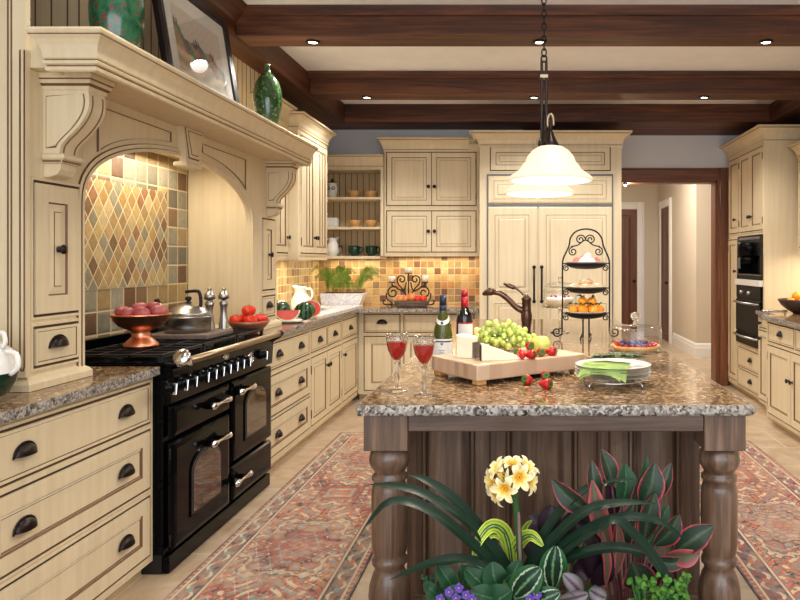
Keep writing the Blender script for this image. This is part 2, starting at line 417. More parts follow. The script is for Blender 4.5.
    def leaf(s, pts, width, mat, nrm=(0,-1,.3), fold=.25, n=14, prof=None, seg=4, wave=0):
        pts = [V(p) for p in pts]; cr = catmull(pts, n); rows = []; nrm = V(nrm)
        prof = prof or (lambda t: math.sin(PI*min(1, .08+t*.92))**.6)
        L = len(cr)
        for i, p in enumerate(cr):
            t = i/(L-1); d = (cr[min(i+1, L-1)]-cr[max(i-1, 0)]).normalized()
            side = d.cross(nrm)
            if side.length < 1e-4: side = d.orthogonal()
            side.normalize(); up = side.cross(d).normalized(); w = width*prof(t)/2
            rows.append([s.v(p + side*w*q + up*(-abs(q)*w*-fold) + up*wave*math.sin(t*9+q*3)*w) for q in [-1+2*k/seg for k in range(seg+1)]])
        for i in range(L-1):
            for k in range(seg):
                u0, u1, v0, v1 = i/(L-1), (i+1)/(L-1), k/seg, (k+1)/seg
                s.f([rows[i][k], rows[i+1][k], rows[i+1][k+1], rows[i][k+1]], mat, True, [(u0,v0),(u1,v0),(u1,v1),(u0,v1)])
        return s
    def obj(s, name, parent=None, label=None, recalc=True, loc=None):
        bmesh.ops.remove_doubles(s.bm, verts=s.bm.verts, dist=1e-5) if False else None
        if recalc: bmesh.ops.recalc_face_normals(s.bm, faces=s.bm.faces)
        me = bpy.data.meshes.new(name); s.bm.to_mesh(me); s.bm.free()
        for m_ in s.ml: me.materials.append(m_)
        o = bpy.data.objects.new(name, me); C.objects.link(o)
        if parent: o.parent = parent
        if label: o['label'] = label
        if loc: o.location = loc
        return o
def catmull(p, n):
    if len(p) < 3: return [p[0].lerp(p[-1], k/n) for k in range(n+1)]
    q = [p[0]*2-p[1]] + list(p) + [p[-1]*2-p[-2]]; out = []
    k_ = max(2, n//(len(p)-1))
    for i in range(1, len(q)-2):
        for k in range(k_):
            t = k/k_; a, b, c, d = q[i-1], q[i], q[i+1], q[i+2]
            out.append(.5*((2*b)+(c-a)*t+(2*a-5*b+4*c-d)*t*t+(3*b-a-3*c+d)*t**3))
    out.append(p[-1]); return out
def thing(name, label, cat, loc=(0,0,0), rz=0, group=None):
    o = bpy.data.objects.new(name, None); o.empty_display_size = .05; C.objects.link(o)
    o.location = loc; o.rotation_euler = (0, 0, rz); o['label'] = label; o['category'] = cat
    if group: o['group'] = group
    return o
def tag(o, label, cat, group=None, kind=None):
    o['label'] = label; o['category'] = cat
    if group: o['group'] = group
    if kind: o['kind'] = kind
    return o
def struct(o): o['kind'] = 'structure'; return o
def dup(root, loc, rz=None, label=None, group=None, scale=None, rot=None):
    r = root.copy(); C.objects.link(r); r.location = loc
    if rz is not None: r.rotation_euler = (0, 0, rz)
    if rot is not None: r.rotation_euler = rot
    if label: r['label'] = label
    if group: r['group'] = group
    if scale: r.scale = (scale,)*3 if not hasattr(scale, '__len__') else scale
    for ch in list(root.children):
        c = ch.copy(); C.objects.link(c); c.parent = r
        for g_ in list(ch.children):
            d = g_.copy(); C.objects.link(d); d.parent = c
    return r
def partcopy(o, parent, loc, rot=None, scale=None):
    c = o.copy(); C.objects.link(c); c.parent = parent; c.location = loc
    if rot: c.rotation_euler = rot
    if scale: c.scale = (scale,)*3 if not hasattr(scale, '__len__') else scale
    return c
def spiral(c, r0, r1, a0, turns, n=26, plane='XZ'):
    out = []
    for k in range(n+1):
        t = k/n; r = r0+(r1-r0)*t; a = a0+turns*2*PI*t
        u, w = r*math.cos(a), r*math.sin(a)
        out.append(V((c[0]+u, c[1], c[2]+w)) if plane == 'XZ' else V((c[0], c[1]+u, c[2]+w)))
    return out

# ------------------------------------------------------------ room shell
XL, YB, YD, XR, ZC = -2.16, 7.28, 7.60, 2.86, 2.93
g = G(); g.box(-3.2, 3.6, -1.5, 13.2, -.1, 0, 'floor'); struct(g.obj('floor'))
g = G(); g.box(XL-.15, XL, -1.0, YD+.15, 0, ZC, 'wall'); struct(g.obj('wall_left'))
g = G(); g.box(XL, 0.0, YB, YD, 0, ZC, 'wallgrey')
g.box(0.0, 1.06, YD, YD+.15, 0, ZC, 'wallgrey'); g.box(1.06, 2.16, YD, YD+.15, 2.34, ZC, 'wallgrey'); g.box(2.16, XR+.15, YD, YD+.15, 0, ZC, 'wallgrey')
struct(g.obj('wall_back'))
g = G(); g.box(XR, XR+.15, -1.0, YD, 0, ZC, 'wall'); struct(g.obj('wall_right'))
g = G(); g.box(XL-.15, XR+.15, -1.0, YD+.15, ZC, ZC+.1, 'ceil'); struct(g.obj('ceiling'))
# hall beyond the doorway
g = G(); g.box(.6, 3.4, 12.6, 12.75, 0, 3.0, 'hall'); struct(g.obj('wall_hall_end'))
g = G(); g.box(2.46, 3.4, 9.8, 12.6, 0, 3.0, 'hall'); struct(g.obj('wall_hall_right'))
g = G(); g.box(.6, .75, YD+.15, 12.6, 0, 3.0, 'hall'); struct(g.obj('wall_hall_left'))
g = G(); g.box(.6, 3.4, YD+.15, 12.75, 3.0, 3.1, 'ceil'); struct(g.obj('ceiling_hall'))
g = G(); g.box(3.4, 3.5, YD+.15, 12.75, 0, 3.0, 'hall'); struct(g.obj('wall_hall_outer'))
bb = [(0,0),(.022,0),(.022,.13),(.016,.15),(.016,.17),(.008,.19),(0,.2)]
g = G(); g.sweep([(2.459, 11.27), (2.459, 9.799), (3.4, 9.799)][::-1] if False else [(2.459, 11.27), (2.459, 9.799), (3.4, 9.799)], [(-o, z) if False else (o, z) for o, z in bb], 'trim')
struct(g.obj('baseboard_hall'))
# ------------------------------------------------------------ ceiling beams and lights
n_trim = 0
def trim(g_, label=None):
    global n_trim
    n_trim += 1
    o = g_.obj('trim_%d' % n_trim); o['kind'] = 'structure'
    if label: o['label'] = label
    return o
ZB = 2.75
for (y0, y1) in ((4.24, 4.46), (5.70, 5.94)):
    g = G(); g.box(-1.77, 2.55, y0, y1, ZB, ZC, 'beam', .012, 2)
    g.sweep([(-1.77, y0), (2.55, y0)], [(0, ZC-.06), (.012, ZC-.055), (.03, ZC-.02), (.035, ZC), (0, ZC)], 'beam')
    trim(g)
g = G(); g.box(-1.77, 2.55, 2.2, 2.4, ZB, ZC, 'beam', .012, 2); trim(g)
g = G(); g.box(XL, XR, 6.86, YB if False else 7.279, ZB, ZC, 'beam', .01, 2); g.box(0.001, XR, 7.279, YD-.001, ZB, ZC, 'beam'); trim(g)
g = G(); g.box(XL+.001, -1.77, -.9, 6.86, ZB-.01, ZC, 'beamY', .01, 2)
g.sweep([(-1.77, 4.24), (-1.77, -.9)][::-1], [(0, ZC-.09), (.02, ZC-.08), (.07, ZC-.03), (.09, ZC), (0, ZC)], 'beamY'); trim(g)
g = G(); g.box(2.45, XR-.001, -.9, 6.86, ZB-.01, ZC, 'beamY', .01, 2); trim(g)
lab = {0: 'left puck light under the nearest dark ceiling beam', 1: 'puck light under the nearest ceiling beam beside the pendant chain', 2: 'right puck light under the nearest dark ceiling beam',
       3: 'small left puck light under the second ceiling beam', 4: 'small puck light under the second beam beside the pendant chain', 5: 'small right puck light under the second ceiling beam'}
def spot(name, loc, energy, col=(1,.84,.62), size=.05, ang=120, tgt=None, blend=.6):
    l = bpy.data.lights.new(name, 'SPOT'); l.energy = energy; l.color = col; l.shadow_soft_size = size; l.spot_size = math.radians(ang); l.spot_blend = blend
    o = bpy.data.objects.new(name, l); C.objects.link(o); o.location = loc
    if tgt: o.rotation_euler = (V(tgt)-V(loc)).to_track_quat('-Z', 'Y').to_euler()
    return o
def area(name, loc, sx, sy, energy, col, tgt=None, rot=None):
    l = bpy.data.lights.new(name, 'AREA'); l.shape = 'RECTANGLE'; l.size = sx; l.size_y = sy; l.energy = energy; l.color = col
    o = bpy.data.objects.new(name, l); C.objects.link(o); o.location = loc
    if tgt: o.rotation_euler = (V(tgt)-V(loc)).to_track_quat('-Z', 'Y').to_euler()
    if rot: o.rotation_euler = rot
    return o
pk = []
for i, (px, py, Y) in enumerate(((313, 42, 4.35), (540, 42, 4.35), (766, 42, 4.35), (367, 99, 5.82), (534, 99, 5.82), (704, 99, 5.82))):
    x = Xx(px, Y)
    t = thing('recessed_light', lab[i], 'light', (x, Y, ZB), 0, 'puck lights in the ceiling beams')
    g = G(); g.lathe([(.03, 0), (.045, 0), (.045, -.008), (.03, -.010), (.03, 0)], 'bronze', 20); g.obj('rim', t)
    g = G(); g.lathe([(0, -.004), (.0295, -.004), (.0295, -.0005), (0, -.0005)], 'bulb', 20); g.obj('lens', t)
    spot('puck_lamp', (x, Y, ZB-.03), 46, (1,.97,.93), ang=140)

# ------------------------------------------------------------ doorway to the hall
def casing_set(n, x0, x1, zt, yf, w, th, mz, mx, depth):
    t = bpy.data.objects.new('door_%d' % n, None); C.objects.link(t); t['kind'] = 'structure'
    pr = [(0, 0), (0, -th*.7), (w*.15, -th*.7), (w*.2, -th), (w*.8, -th), (w*.9, -th*.5), (w, -th*.5), (w, 0)]
    g = G(); g.prism([(x1+a, yf+b) for a, b in pr], 'Z', 0, zt+w, mz); g.box(x1-.02, x1, yf, yf+depth, 0, zt, mz); g.obj('casing', t)
    g = G(); g.prism([(x0-a, yf+b) for a, b in pr], 'Z', 0, zt+w, mz); g.box(x0, x0+.02, yf, yf+depth, 0, zt, mz); g.obj('casing', t)
    g = G(); g.prism([(yf+b, zt+a) for a, b in pr], 'X', x0, x1, mx); g.box(x0, x1, yf, yf+depth, zt-.02, zt, mx); g.obj('casing_head', t)
    return t
dw = casing_set(1, 1.06, 2.137, 2.25, YD-.001, .14, .035, 'casing', 'casingX', .17)
# fill wall strip around the opening
g = G(); g.box(1.06, 2.16, YD+.001, YD+.15, 2.25, 2.34, 'wallgrey'); g.box(2.1375, 2.16, YD+.001, YD+.15, 0, 2.25, 'casing'); trim(g)
# puck light under the door head
t = thing('recessed_light', 'bright halogen light in the left corner under the dark door head', 'light', (1.135, YD+.06, 2.228))
g = G(); g.lathe([(0, 0), (.03, 0), (.03, -.012), (.02, -.014), (0, -.014)], 'bronze', 18); g.obj('rim', t)
g = G(); g.sphere((0, 0, -.018), .014, 'halo'); g.obj('bulb', t)
l = bpy.data.lights.new('door_lamp', 'POINT'); l.energy = 5; l.color = (1,.85,.62); l.shadow_soft_size = .03
o = bpy.data.objects.new('door_lamp', l); C.objects.link(o); o.location = (1.16, YD+.12, 2.19)
# hall doors
def hall_door(n, w, zt):
    t = bpy.data.objects.new('door_%d' % n, None); C.objects.link(t); t['kind'] = 'structure'
    pr = [(0, 0), (0, -.02), (.02, -.03), (.09, -.034), (.11, -.024), (.13, -.024), (.13, 0)]
    g = G(); g.prism([(w+a, b) for a, b in pr], 'Z', 0, zt+.13, 'trim'); g.prism([(-a, b) for a, b in pr], 'Z', 0, zt+.13, 'trim')
    g.prism([(b, zt+a) for a, b in pr], 'X', 0, w, 'trim'); g.obj('casing', t)
    g = G(); g.rings(0, w, 0.005, zt, [(0, -.001), (0, -.008), (.11, -.008), (.125, -.001), (.16, -.006)], 'darkdoor', 'darkdoor'); g.obj('door_leaf', t)
    g = G(); g.M = M.Translation((w-.06, -.008, 1.0)) @ M.Rotation(PI/2, 4, 'X'); g.lathe([(.02, 0), (.02, .01), (.008, .012), (.008, .035), (.026, .045), (.028, .06), (0, .07)], 'bronze', 14); g.obj('door_knob', t)
    return t
d2 = hall_door(2, .82, 2.31); d2.location = (Xx(637, 12.6)-.82, 12.599, 0)
d3 = hall_door(3, .72, 2.42-.13+.0); d3.location = (2.459, 12.25, 0); d3.rotation_euler = (0, 0, -PI/2)

# ------------------------------------------------------------ cabinet kit
def mesh_proto(build, name):
    g_ = G(); build(g_); bmesh.ops.recalc_face_normals(g_.bm, faces=g_.bm.faces)
    me = bpy.data.meshes.new(name); g_.bm.to_mesh(me); g_.bm.free()
    for m_ in g_.ml: me.materials.append(m_)
    return me
def b_pull(g_):
    A, B, Cc = .047, .026, .038; n, k_ = 14, 6; rows = []
    for j in range(k_+1):
        ph = PI/2*j/k_
        rows.append([g_.v((A*math.cos(PI*i/n), -B*math.sin(ph)*math.sin(PI*i/n) if False else -B*math.sin(ph)*math.sin(PI*i/n), Cc*math.cos(ph)*math.sin(PI*i/n))) for i in range(n+1)])
    for X_, Y_ in zip(rows, rows[1:]):
        for i in range(n): g_.f([X_[i], X_[i+1], Y_[i+1], Y_[i]], 'bronze', True)
    rim = [V((.051*math.cos(PI*i/n), -.002, -.003+.044*math.sin(PI*i/n))) for i in range(n+1)]
    g_.tube(rim, .0035, 'bronze', 5)
PULL = mesh_proto(b_pull, 'cup_pull')
def b_knob(g_):
    g_.M = M.Rotation(PI/2, 4, 'X'); g_.lathe([(.012, 0), (.012, .003), (.007, .005), (.007, .012), (.016, .015), (.0185, .020), (.015, .026), (0, .028)], 'bronze', 16)
KNOB = mesh_proto(b_knob, 'knob')
def b_hinge(g_):
    g_.tube([(0, -.004, -.028), (0, -.004, .028)], .005, 'bronze', 8); g_.sphere((0, -.004, .031), .006, 'bronze', 8, 6); g_.sphere((0, -.004, -.031), .006, 'bronze', 8, 6)
HINGE = mesh_proto(b_hinge, 'hinge')
def small(name, me, parent, loc, sc_=1):
    o = bpy.data.objects.new(name, me); C.objects.link(o); o.parent = parent; o.location = loc
    if sc_ != 1: o.scale = (sc_,)*3
    return o
YF = -.009
def bead(g_, x0, x1, z0, z1):
    g_.rings(x0, x1, z0, z1, [(-.018, 0), (-.016, -.006), (-.006, -.006), (-.003, -.001, 'glaze'), (0, -.001, 'gap')], 'gap')
def front(parent, kind, name, x0, x1, z0, z1, fr=.055, hw=(), hinge=None, y=0, bdb=False):
    """one door or drawer front; hw: list of ('pull'|'knob', x, z)"""
    g_ = G(); i = .004
    if kind == 'slab': pr = [(i, y-.0015), (i, y+YF), (.014, y+YF), (.0165, y+YF+.003, 'glaze'), (.019, y+YF+.002)]
    elif kind == 'framed': pr = [(i, y-.0015), (i, y+YF), (fr, y+YF), (fr+.004, y+YF+.007, 'glaze'), (fr+.010, y+YF+.003), (fr+.014, y+YF+.006, 'glaze')]
    else: pr = [(i, y-.0015), (i, y+YF), (fr, y+YF), (fr+.005, y+YF+.007, 'glaze'), (fr+.012, y+YF+.006), (fr+.032, y+YF+.003), (fr+.035, y+YF+.001, 'glaze')]
    g_.rings(x0, x1, z0, z1, pr, 'cream')
    if bdb:
        a, b, c, d = x0+fr+.02, x1-fr-.02, z0+fr+.02, z1-fr-.02; n = max(2, round((b-a)/.085))
        for k in range(1, n): g_.box(a+(b-a)*k/n-.0015, a+(b-a)*k/n+.0015, y+YF-.0005, y+YF+.004, c, d, 'glaze')
    o = g_.obj(name, parent)
    for h in hw:
        if h[0] == 'pull': small('cup_pull', PULL, o, (h[1], y+YF, h[2]))
        else: small('knob', KNOB, o, (h[1], y+YF, h[2]))
    if hinge is not None:
        for zz in (z0+.09, z1-.09): small('hinge', HINGE, o, (x0+.001 if hinge == 'l' else x1-.001, y-.003, zz), .9)
    return o
def carcass(parent, w, d, z0, z1, openings, toe=True, name='body', side_lines=False):
    g_ = G(); g_.box(0, w, 0, d, z0, z1, 'cream')
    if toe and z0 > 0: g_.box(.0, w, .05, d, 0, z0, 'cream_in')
    for o_ in openings: bead(g_, *o_)
    return g_.obj(name, parent)

XF = -1.61  # face of the left base run
R90 = PI/2
# -- left near drawer stack
y0, y1 = 2.03, 3.000
t = thing('drawer_cabinet', 'cream drawer cabinet with three wide drawers left of the black range', 'cabinet', (XF, y0, 0), R90)
w = y1-y0; zs = [(.674, .84), (.393, .641), (.104, .345+.01)]
carcass(t, w, .545, .065, .874, [(.02, w-.035, a, b) for a, b in zs])
for k, (a, b) in enumerate(zs):
    zc = (a+b)/2-.012
    front(t, 'slab' if k == 0 else 'framed', 'drawer', .02, w-.035, a, b, .06, [('pull', Yx(22, XF)-y0, zc), ('pull', Yx(124, XF)-y0, zc)])
t = thing('drawer_cabinet', 'cream drawer cabinet at the left picture edge before the first stack', 'cabinet', (XF, 1.0, 0), R90)
carcass(t, 1.02, .545, .065, .874, [(.03, .99, a, b) for a, b in zs])
for k, (a, b) in enumerate(zs): front(t, 'slab' if k == 0 else 'framed', 'drawer', .03, .99, a, b, .06, [('pull', .25, (a+b)/2), ('pull', .8, (a+b)/2)])
# -- left far run
y0, y1 = 4.225, Yx(309.5, XF)
t = thing('drawer_cabinet', 'cream drawer cabinet with three drawers right of the black range', 'cabinet', (XF, y0, 0), R90)
w = y1-y0; zs2 = [(.672, .835), (.375, .63), (.115, .345)]
carcass(t, w, .545, .065, .874, [(.03, w-.02, a, b) for a, b in zs2])
for k, (a, b) in enumerate(zs2):
    front(t, 'slab' if k == 0 else 'framed', 'drawer', .03, w-.02, a, b, .055, [('pull', Yx(277, XF)-y0 if k else Yx(278, XF)-y0, (a+b)/2-.01), ('pull', Yx(300, XF)-y0, (a+b)/2-.01)])
ya, yb_ = y1+.001, Yx(341.2, XF)
t = thing('base_cabinet', 'cream base cabinet with two small drawers over a pair of doors', 'cabinet', (XF, ya, 0), R90)
w = yb_-ya; m_ = w/2
ops = [(.02, m_-.01, .672, .835), (m_+.01, w-.02, .672, .835), (.02, w-.02, .115, .63)]
carcass(t, w, .545, .065, .874, ops)
front(t, 'slab', 'drawer', *ops[0], hw=[('pull', (.02+m_)/2, .735)]); front(t, 'slab', 'drawer', *ops[1], hw=[('pull', (w+m_-.01)/2, .735)])
front(t, 'raised', 'door', .02, m_, .115, .63, .05, [('knob', m_-.03, .52)], 'l'); front(t, 'raised', 'door', m_, w-.02, .115, .63, .05, [('knob', m_+.03, .52)], 'r')
yc, yd = yb_+.001, Yx(357.2, XF)
t = thing('base_cabinet', 'narrow cream base cabinet with one drawer and one door in the corner', 'cabinet', (XF, yc, 0), R90)
w = yd-yc; ops = [(.02, w-.02, .672, .835), (.02, w-.02, .115, .63)]
carcass(t, w, .545, .065, .874, ops)
front(t, 'slab', 'drawer', *ops[0], hw=[('pull', w/2, .735)]); front(t, 'raised', 'door', *ops[1], fr=.05, hw=[('knob', .05, .53)], hinge='r')
# -- back base run (faces the camera)
YFb = 6.74
x0 = XF+.0005; xa = Xx(402, YFb); xe = Xx(479.0, YFb)
t = thing('base_cabinet', 'cream base cabinet on the back wall below the fruit basket', 'cabinet', (x0, YFb+.001, 0), 0)
w = xa-x0; ops = [(.06, w-.02, .672, .845), (.06, w-.02, .105, .63)]
carcass(t, w, .53, .065, .874, ops)
front(t, 'slab', 'drawer', *ops[0], hw=[('pull', w/2+.02, .755)]); front(t, 'framed', 'door', *ops[1], fr=.07, hw=[('knob', w-.06, .55)], hinge='l')
t = thing('base_cabinet', 'cream base cabinet on the back wall beside the tall fridge', 'cabinet', (xa+.001, YFb+.001, 0), 0)
w = xe-xa-.001; ops = [(.02, w-.05, .672, .845), (.02, w-.05, .105, .63)]
carcass(t, w, .53, .065, .874, ops)
front(t, 'slab', 'drawer', *ops[0], hw=[('pull', w/2, .755)]); front(t, 'framed', 'door', .02, w/2-.015, .105, .63, fr=.06, hw=[('knob', w/2-.05, .55)], hinge='l'); front(t, 'framed', 'door', w/2-.015, w-.05, .105, .63, fr=.06, hw=[('knob', w/2+.02, .55)], hinge='r')

# -- countertops
def slab(g_, poly, z0, z1, edge='granite'):
    g_.prism(poly, 'Z', z0, z1, edge, capmat='granite')
t0 = []
g = G(); slab(g, [(-1.572, 1.0), (-1.572, 2.988), (XL+.002, 2.988), (XL+.002, 1.0)], .875, .91, 'granite_edge')
tag(g.obj('countertop'), 'brown granite countertop left of the black range', 'countertop')
g = G(); slab(g, [(-1.575, 4.222), (-1.575, 6.60), (xe, 6.60), (xe, YB-.002), (XL+.002, YB-.002), (XL+.002, 4.222)], .875, .91, 'granite_edge')
tag(g.obj('countertop'), 'L-shaped brown granite countertop running from range to the fridge', 'countertop')

# ------------------------------------------------------------ backsplash
g = G(); g.box(XL+.0005, XL+.012, 2.70, 4.421, .9105, 2.0, 'tile_sq'); trim(g, 'slate tile backsplash above the range')
g = G(); g.box(XL+.0125, XL+.016, 2.70, Yx(164, XL), 1.226, 1.226+.118*4.7, 'tile_dia'); trim(g, 'lozenge patterned tile panel above the range')
g = G(); g.box(XL+.0005, XL+.012, 4.9, YB-.013, .9105, 1.42, 'tile_backY'); trim(g, 'pale stone tile backsplash beside the fern')
g = G(); g.box(XL+.0125, xe, YB-.012, YB-.0005, .9105, 1.50, 'tile_back'); trim(g, 'golden stone tile backsplash on the back wall')

# ------------------------------------------------------------ range hood surround
HX = -1.74
def hood():
    t = thing('range_hood', 'cream mantel hood with arched valance and keystone over the black range', 'range hood', (HX, 2.42, 0), R90)
    L = 2.455; a, b = .305, 2.0   # opening in local x
    # arched valance
    z_sp, rise, zt = 1.60, .30, 1.99
    n = 40; pts = [((a+b)/2 - (b-a)/2*math.cos(PI*k/n), z_sp+rise*math.sin(PI*k/n)**.85) for k in range(n+1)]
    g = G()
    F_ = [[g.v((x, y_, z)) for x, z in pts] for y_ in (0, .03)]
    T_ = [[g.v((x, y_, zt)) for x, z in pts] for y_ in (0, .03)]
    for k in range(n):
        g.f([F_[0][k], F_[0][k+1], T_[0][k+1], T_[0][k]], 'cream'); g.f([F_[1][k], F_[1][k+1], T_[1][k+1], T_[1][k]], 'cream'); g.f([F_[0][k], F_[0][k+1], F_[1][k+1], F_[1][k]], 'cream', True)
    g.box(a, b, 0.0, .03, zt, 2.044, 'cream')
    g.obj('arched_valance', t)
    # moulding following the arch and down the legs
    g = G(); path = [(a, .93)] + [(x, z) for x, z in pts] + [(b, .93)]
    def band(o1, o2, y_, mt):
        def off(o):
            out = []
            for i in range(len(path)):
                p = V(path[i]); q = V(path[min(i+1, len(path)-1)]); r = V(path[max(i-1, 0)]); d = (q-r).normalized(); nn = V((-d.y, d.x))
                out.append(p+nn*o)
            return out
        A, B = off(o1), off(o2)
        va = [g.v((p.x, 0, p.y)) for p in A]; vb = [g.v((p.x, y_, p.y)) for p in A]; vc = [g.v((p.x, y_, p.y)) for p in B]; vd = [g.v((p.x, 0, p.y)) for p in B]
        for k in range(len(A)-1):
            for q, mm in ((va, vb), (vb, vc), (vc, vd)): pass
            g.f([va[k], va[k+1], vb[k+1], vb[k]], mt); g.f([vb[k], vb[k+1], vc[k+1], vc[k]], mt); g.f([vc[k], vc[k+1], vd[k+1], vd[k]], 'glaze')
    band(.0, .014, -.010, 'cream'); band(.014, .017, -.002, 'glaze'); band(.018, .034, -.007, 'cream'); band(.034, .037, -.0015, 'glaze')
    g.obj('arch_moulding', t)
    # spandrel panels
    for s in (0, 1):
        g = G()
        xs = [(a+.09)+(.60)*k/16 for k in range(17)]
        def az(x):
            c = max(-1, min(1, ((a+b)/2-x)/((b-a)/2))); return z_sp+rise*math.sin(math.acos(c))**.85
        top = 2.01
        poly = [(x, min(top-.012, az(x)+.06)) for x in xs if az(x)+.06 < top]; 
        poly = poly + [(poly[-1][0], top), (xs[0], top)]
        if s: poly = [(a+b-x, z) for x, z in poly][::-1]
        cx_ = sum(p[0] for p in poly)/len(poly); cz_ = sum(p[1] for p in poly)/len(poly)
        lv = []
        for ins, y_ in ((0, -.0005), (.006, -.008), (.018, -.008), (.022, -.001), (.036, -.003)):
            lv.append([g.v((x+(cx_-x)*ins*2.6, y_, z+(cz_-z)*ins*5)) for x, z in poly])
        for j, (A_, B_) in enumerate(zip(lv, lv[1:])):
            for k in range(len(poly)): g.f([A_[k], A_[(k+1) % len(poly)], B_[(k+1) % len(poly)], B_[k]], 'glaze' if j in (0, 2) else 'cream')
        g.f(lv[-1], 'cream')
        g.obj('spandrel_panel', t)
    # keystone
    xm = (a+b)/2
    g = G()
    for (o, y0_, y1_, mt) in ((0, -.035, 0, 'cream'), (.020, -.037, -.035, 'glaze'), (.027, -.041, -.037, 'cream'), (.040, -.0425, -.041, 'glaze'), (.045, -.045, -.0425, 'cream')):
        poly = [(xm-.075+o, 1.87+o), (xm+.075-o, 1.87+o), (xm+.115-o, zt+.08-o), (xm-.115+o, zt+.08-o)]
        g.prism(poly, 'Y', y0_, y1_, mt)
    g.box(xm-.085, xm+.085, -.045, .03, 1.845, 1.871, 'cream', .006)
    g.obj('keystone', t)
    # mantel shelf: crown wrapped round three sides
    zt = 2.155
    prof = [(-.02, 2.045), (-.02, 2.018), (-.004, 2.016), (.002, 2.020), (.004, 2.030), (-.001, 2.034), (-.001, 2.038), (.008, 2.041), (.010, 2.050), (.004, 2.054), (.004, 2.058), (.008, 2.062), (.010, 2.080), (.016, 2.102), (.027, 2.120), (.038, 2.131), (.038, 2.135), (.042, 2.138), (.045, 2.147), (.042, zt), (0, zt)]
    mats = ['cream']*(len(prof)-1)
    for k in (5, 9, 15): mats[k] = 'glaze'
    g = G()
    g.sweep([(0.0, -.11), (-.06, -.11), (-.06, -.28), (2.32, -.28), (2.32, .0)], prof, 'cream', mats=mats)
    g.box(-.06, 2.32, -.2801, -.11, 2.0455, zt-.0005, 'cream'); g.box(.0, 2.32, -.11, -.0005, 2.0455, zt-.0005, 'cream'); g.box(.001, 2.45, -.0005, .40, 2.0455, zt-.0005, 'cream')
    g.obj('mantel_shelf', t)
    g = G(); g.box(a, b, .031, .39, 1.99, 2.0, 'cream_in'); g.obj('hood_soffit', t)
    # corbels
    def corbel(xc):
        w_ = .10
        S_ = [(-.165, 1.985), (-.168, 1.955), (-.165, 1.92), (-.15, 1.885), (-.12, 1.845), (-.085, 1.81), (-.066, 1.785), (-.06, 1.755)]
        c_ = catmull([V((p[0], p[1], 0)) for p in S_], 28)
        poly = [(0, 1.985)] + [(p.x, p.y) for p in c_] + [(0, 1.755)]
        g = G(); g.prism(poly, 'X', xc-w_/2, xc+w_/2, 'cream')
        for sx in (-1, 1):
            xx = xc+sx*w_/2
            for k_, dd, mt in ((1, .0015, 'glaze'), (2, .004, 'cream')):
                e = .010 if k_ == 1 else .0135
                inn = [(-.012-e+.01, 1.975-e)] + [(p.x+.005+e, p.y-(.012 if p.y > 1.96 else 0)) for p in c_ if p.y > 1.765+e] + [(-.012-e+.01, 1.765+e)]
                g.prism(inn, 'X', min(xx, xx+sx*dd), max(xx, xx+sx*dd), mt)
        for dx in (-.03, .03):
            g.tube([(xc+dx, p.x-.0005, p.y) for p in c_[2:-1]], .003, 'glaze', 6)
        g.box(xc-w_/2-.012, xc+w_/2+.012, -.082, 0, 1.735, 1.756, 'cream', .005)
        g.box(xc-w_/2-.006, xc+w_/2+.006, -.072, 0, 1.722, 1.735, 'glaze', .003)
        g.prism([(0, 1.722), (-.062, 1.722), (-.06, 1.70), (-.048, 1.682), (-.02, 1.673), (0, 1.673)], 'X', xc-w_/2+.006, xc+w_/2-.006, 'cream')
        pr = [(0, 1.985), (.004, 1.987), (.006, 2.0), (.016, 2.008), (.016, 2.022), (.022, 2.026), (.024, 2.0445)]
        g.sweep([(xc-w_/2, 0), (xc-w_/2, -.165), (xc+w_/2, -.165), (xc+w_/2, 0)], pr, 'cream', mats=['cream', 'cream', 'glaze', 'cream', 'glaze', 'cream'])
        g.box(xc-w_/2, xc+w_/2, -.165, 0, 1.985, 2.0445, 'cream')
        g.obj('corbel', t)
    corbel(.13); corbel(2.31)
    # frieze and chimney breast above
    g = G(); g.box(.58, 2.46, .19, .40, zt, ZB-.012, 'cream')
    for k in range(26):
        x = .58+.0725*k
        if x < 2.46: g.box(x-.003, x+.003, .1885, .192, zt, ZB-.012, 'glaze')
    for k in range(3): g.box(.5785, .582, .19+.05+.07*k-.003, .19+.05+.07*k+.003, zt, ZB-.012, 'glaze')
    g.box(2.461, 2.93, .19, .40, 2.57, ZB-.012, 'cream')
    for k in range(26, 33):
        x = .58+.0725*k
        if x < 2.93: g.box(x-.003, x+.003, .1885, .192, 2.57, ZB-.012, 'glaze')
    g.obj('chimney_breast', t)
    return t
hood()
area('hood_lamp', (-1.97, 3.72, 1.96), .25, .9, 5, (1,.86,.64), rot=(0, 0, 0))

# pillars (spice cabinets) either side of the range
def pillar(y0, w, dl, label, side_h=None):
    t = thing('spice_cabinet', label, 'cabinet', (HX, y0, 0), R90)
    zt = 2.0445
    d0, d1 = dl
    ops = [(d0, d1, 1.172, 1.65), (d0, d1, .99, 1.128)]
    g = G(); g.box(0, w, 0, .405, .9115, zt, 'cream')
    for o_ in ops: bead(g, *o_)
    g.sweep([(0, .40), (0, 0), (w, 0), (w, .40)], [(0, .9115), (.026, .9115), (.026, .935), (.018, .947), (.006, .955), (0, .96)], 'cream')
    g.obj('body', t)
    front(t, 'raised', 'door', *ops[0], fr=.068, hw=[('knob', (d0+d1)/2, 1.41)])
    front(t, 'slab', 'drawer', *ops[1], hw=[('pull', (d0+d1)/2, 1.05)])
    return t
pillar(2.42, .303, (.03, .272), 'cream spice cabinet standing on the counter left of the range')
pillar(4.422, .453, (.173, .403), 'cream spice cabinet standing on the counter right of the range')
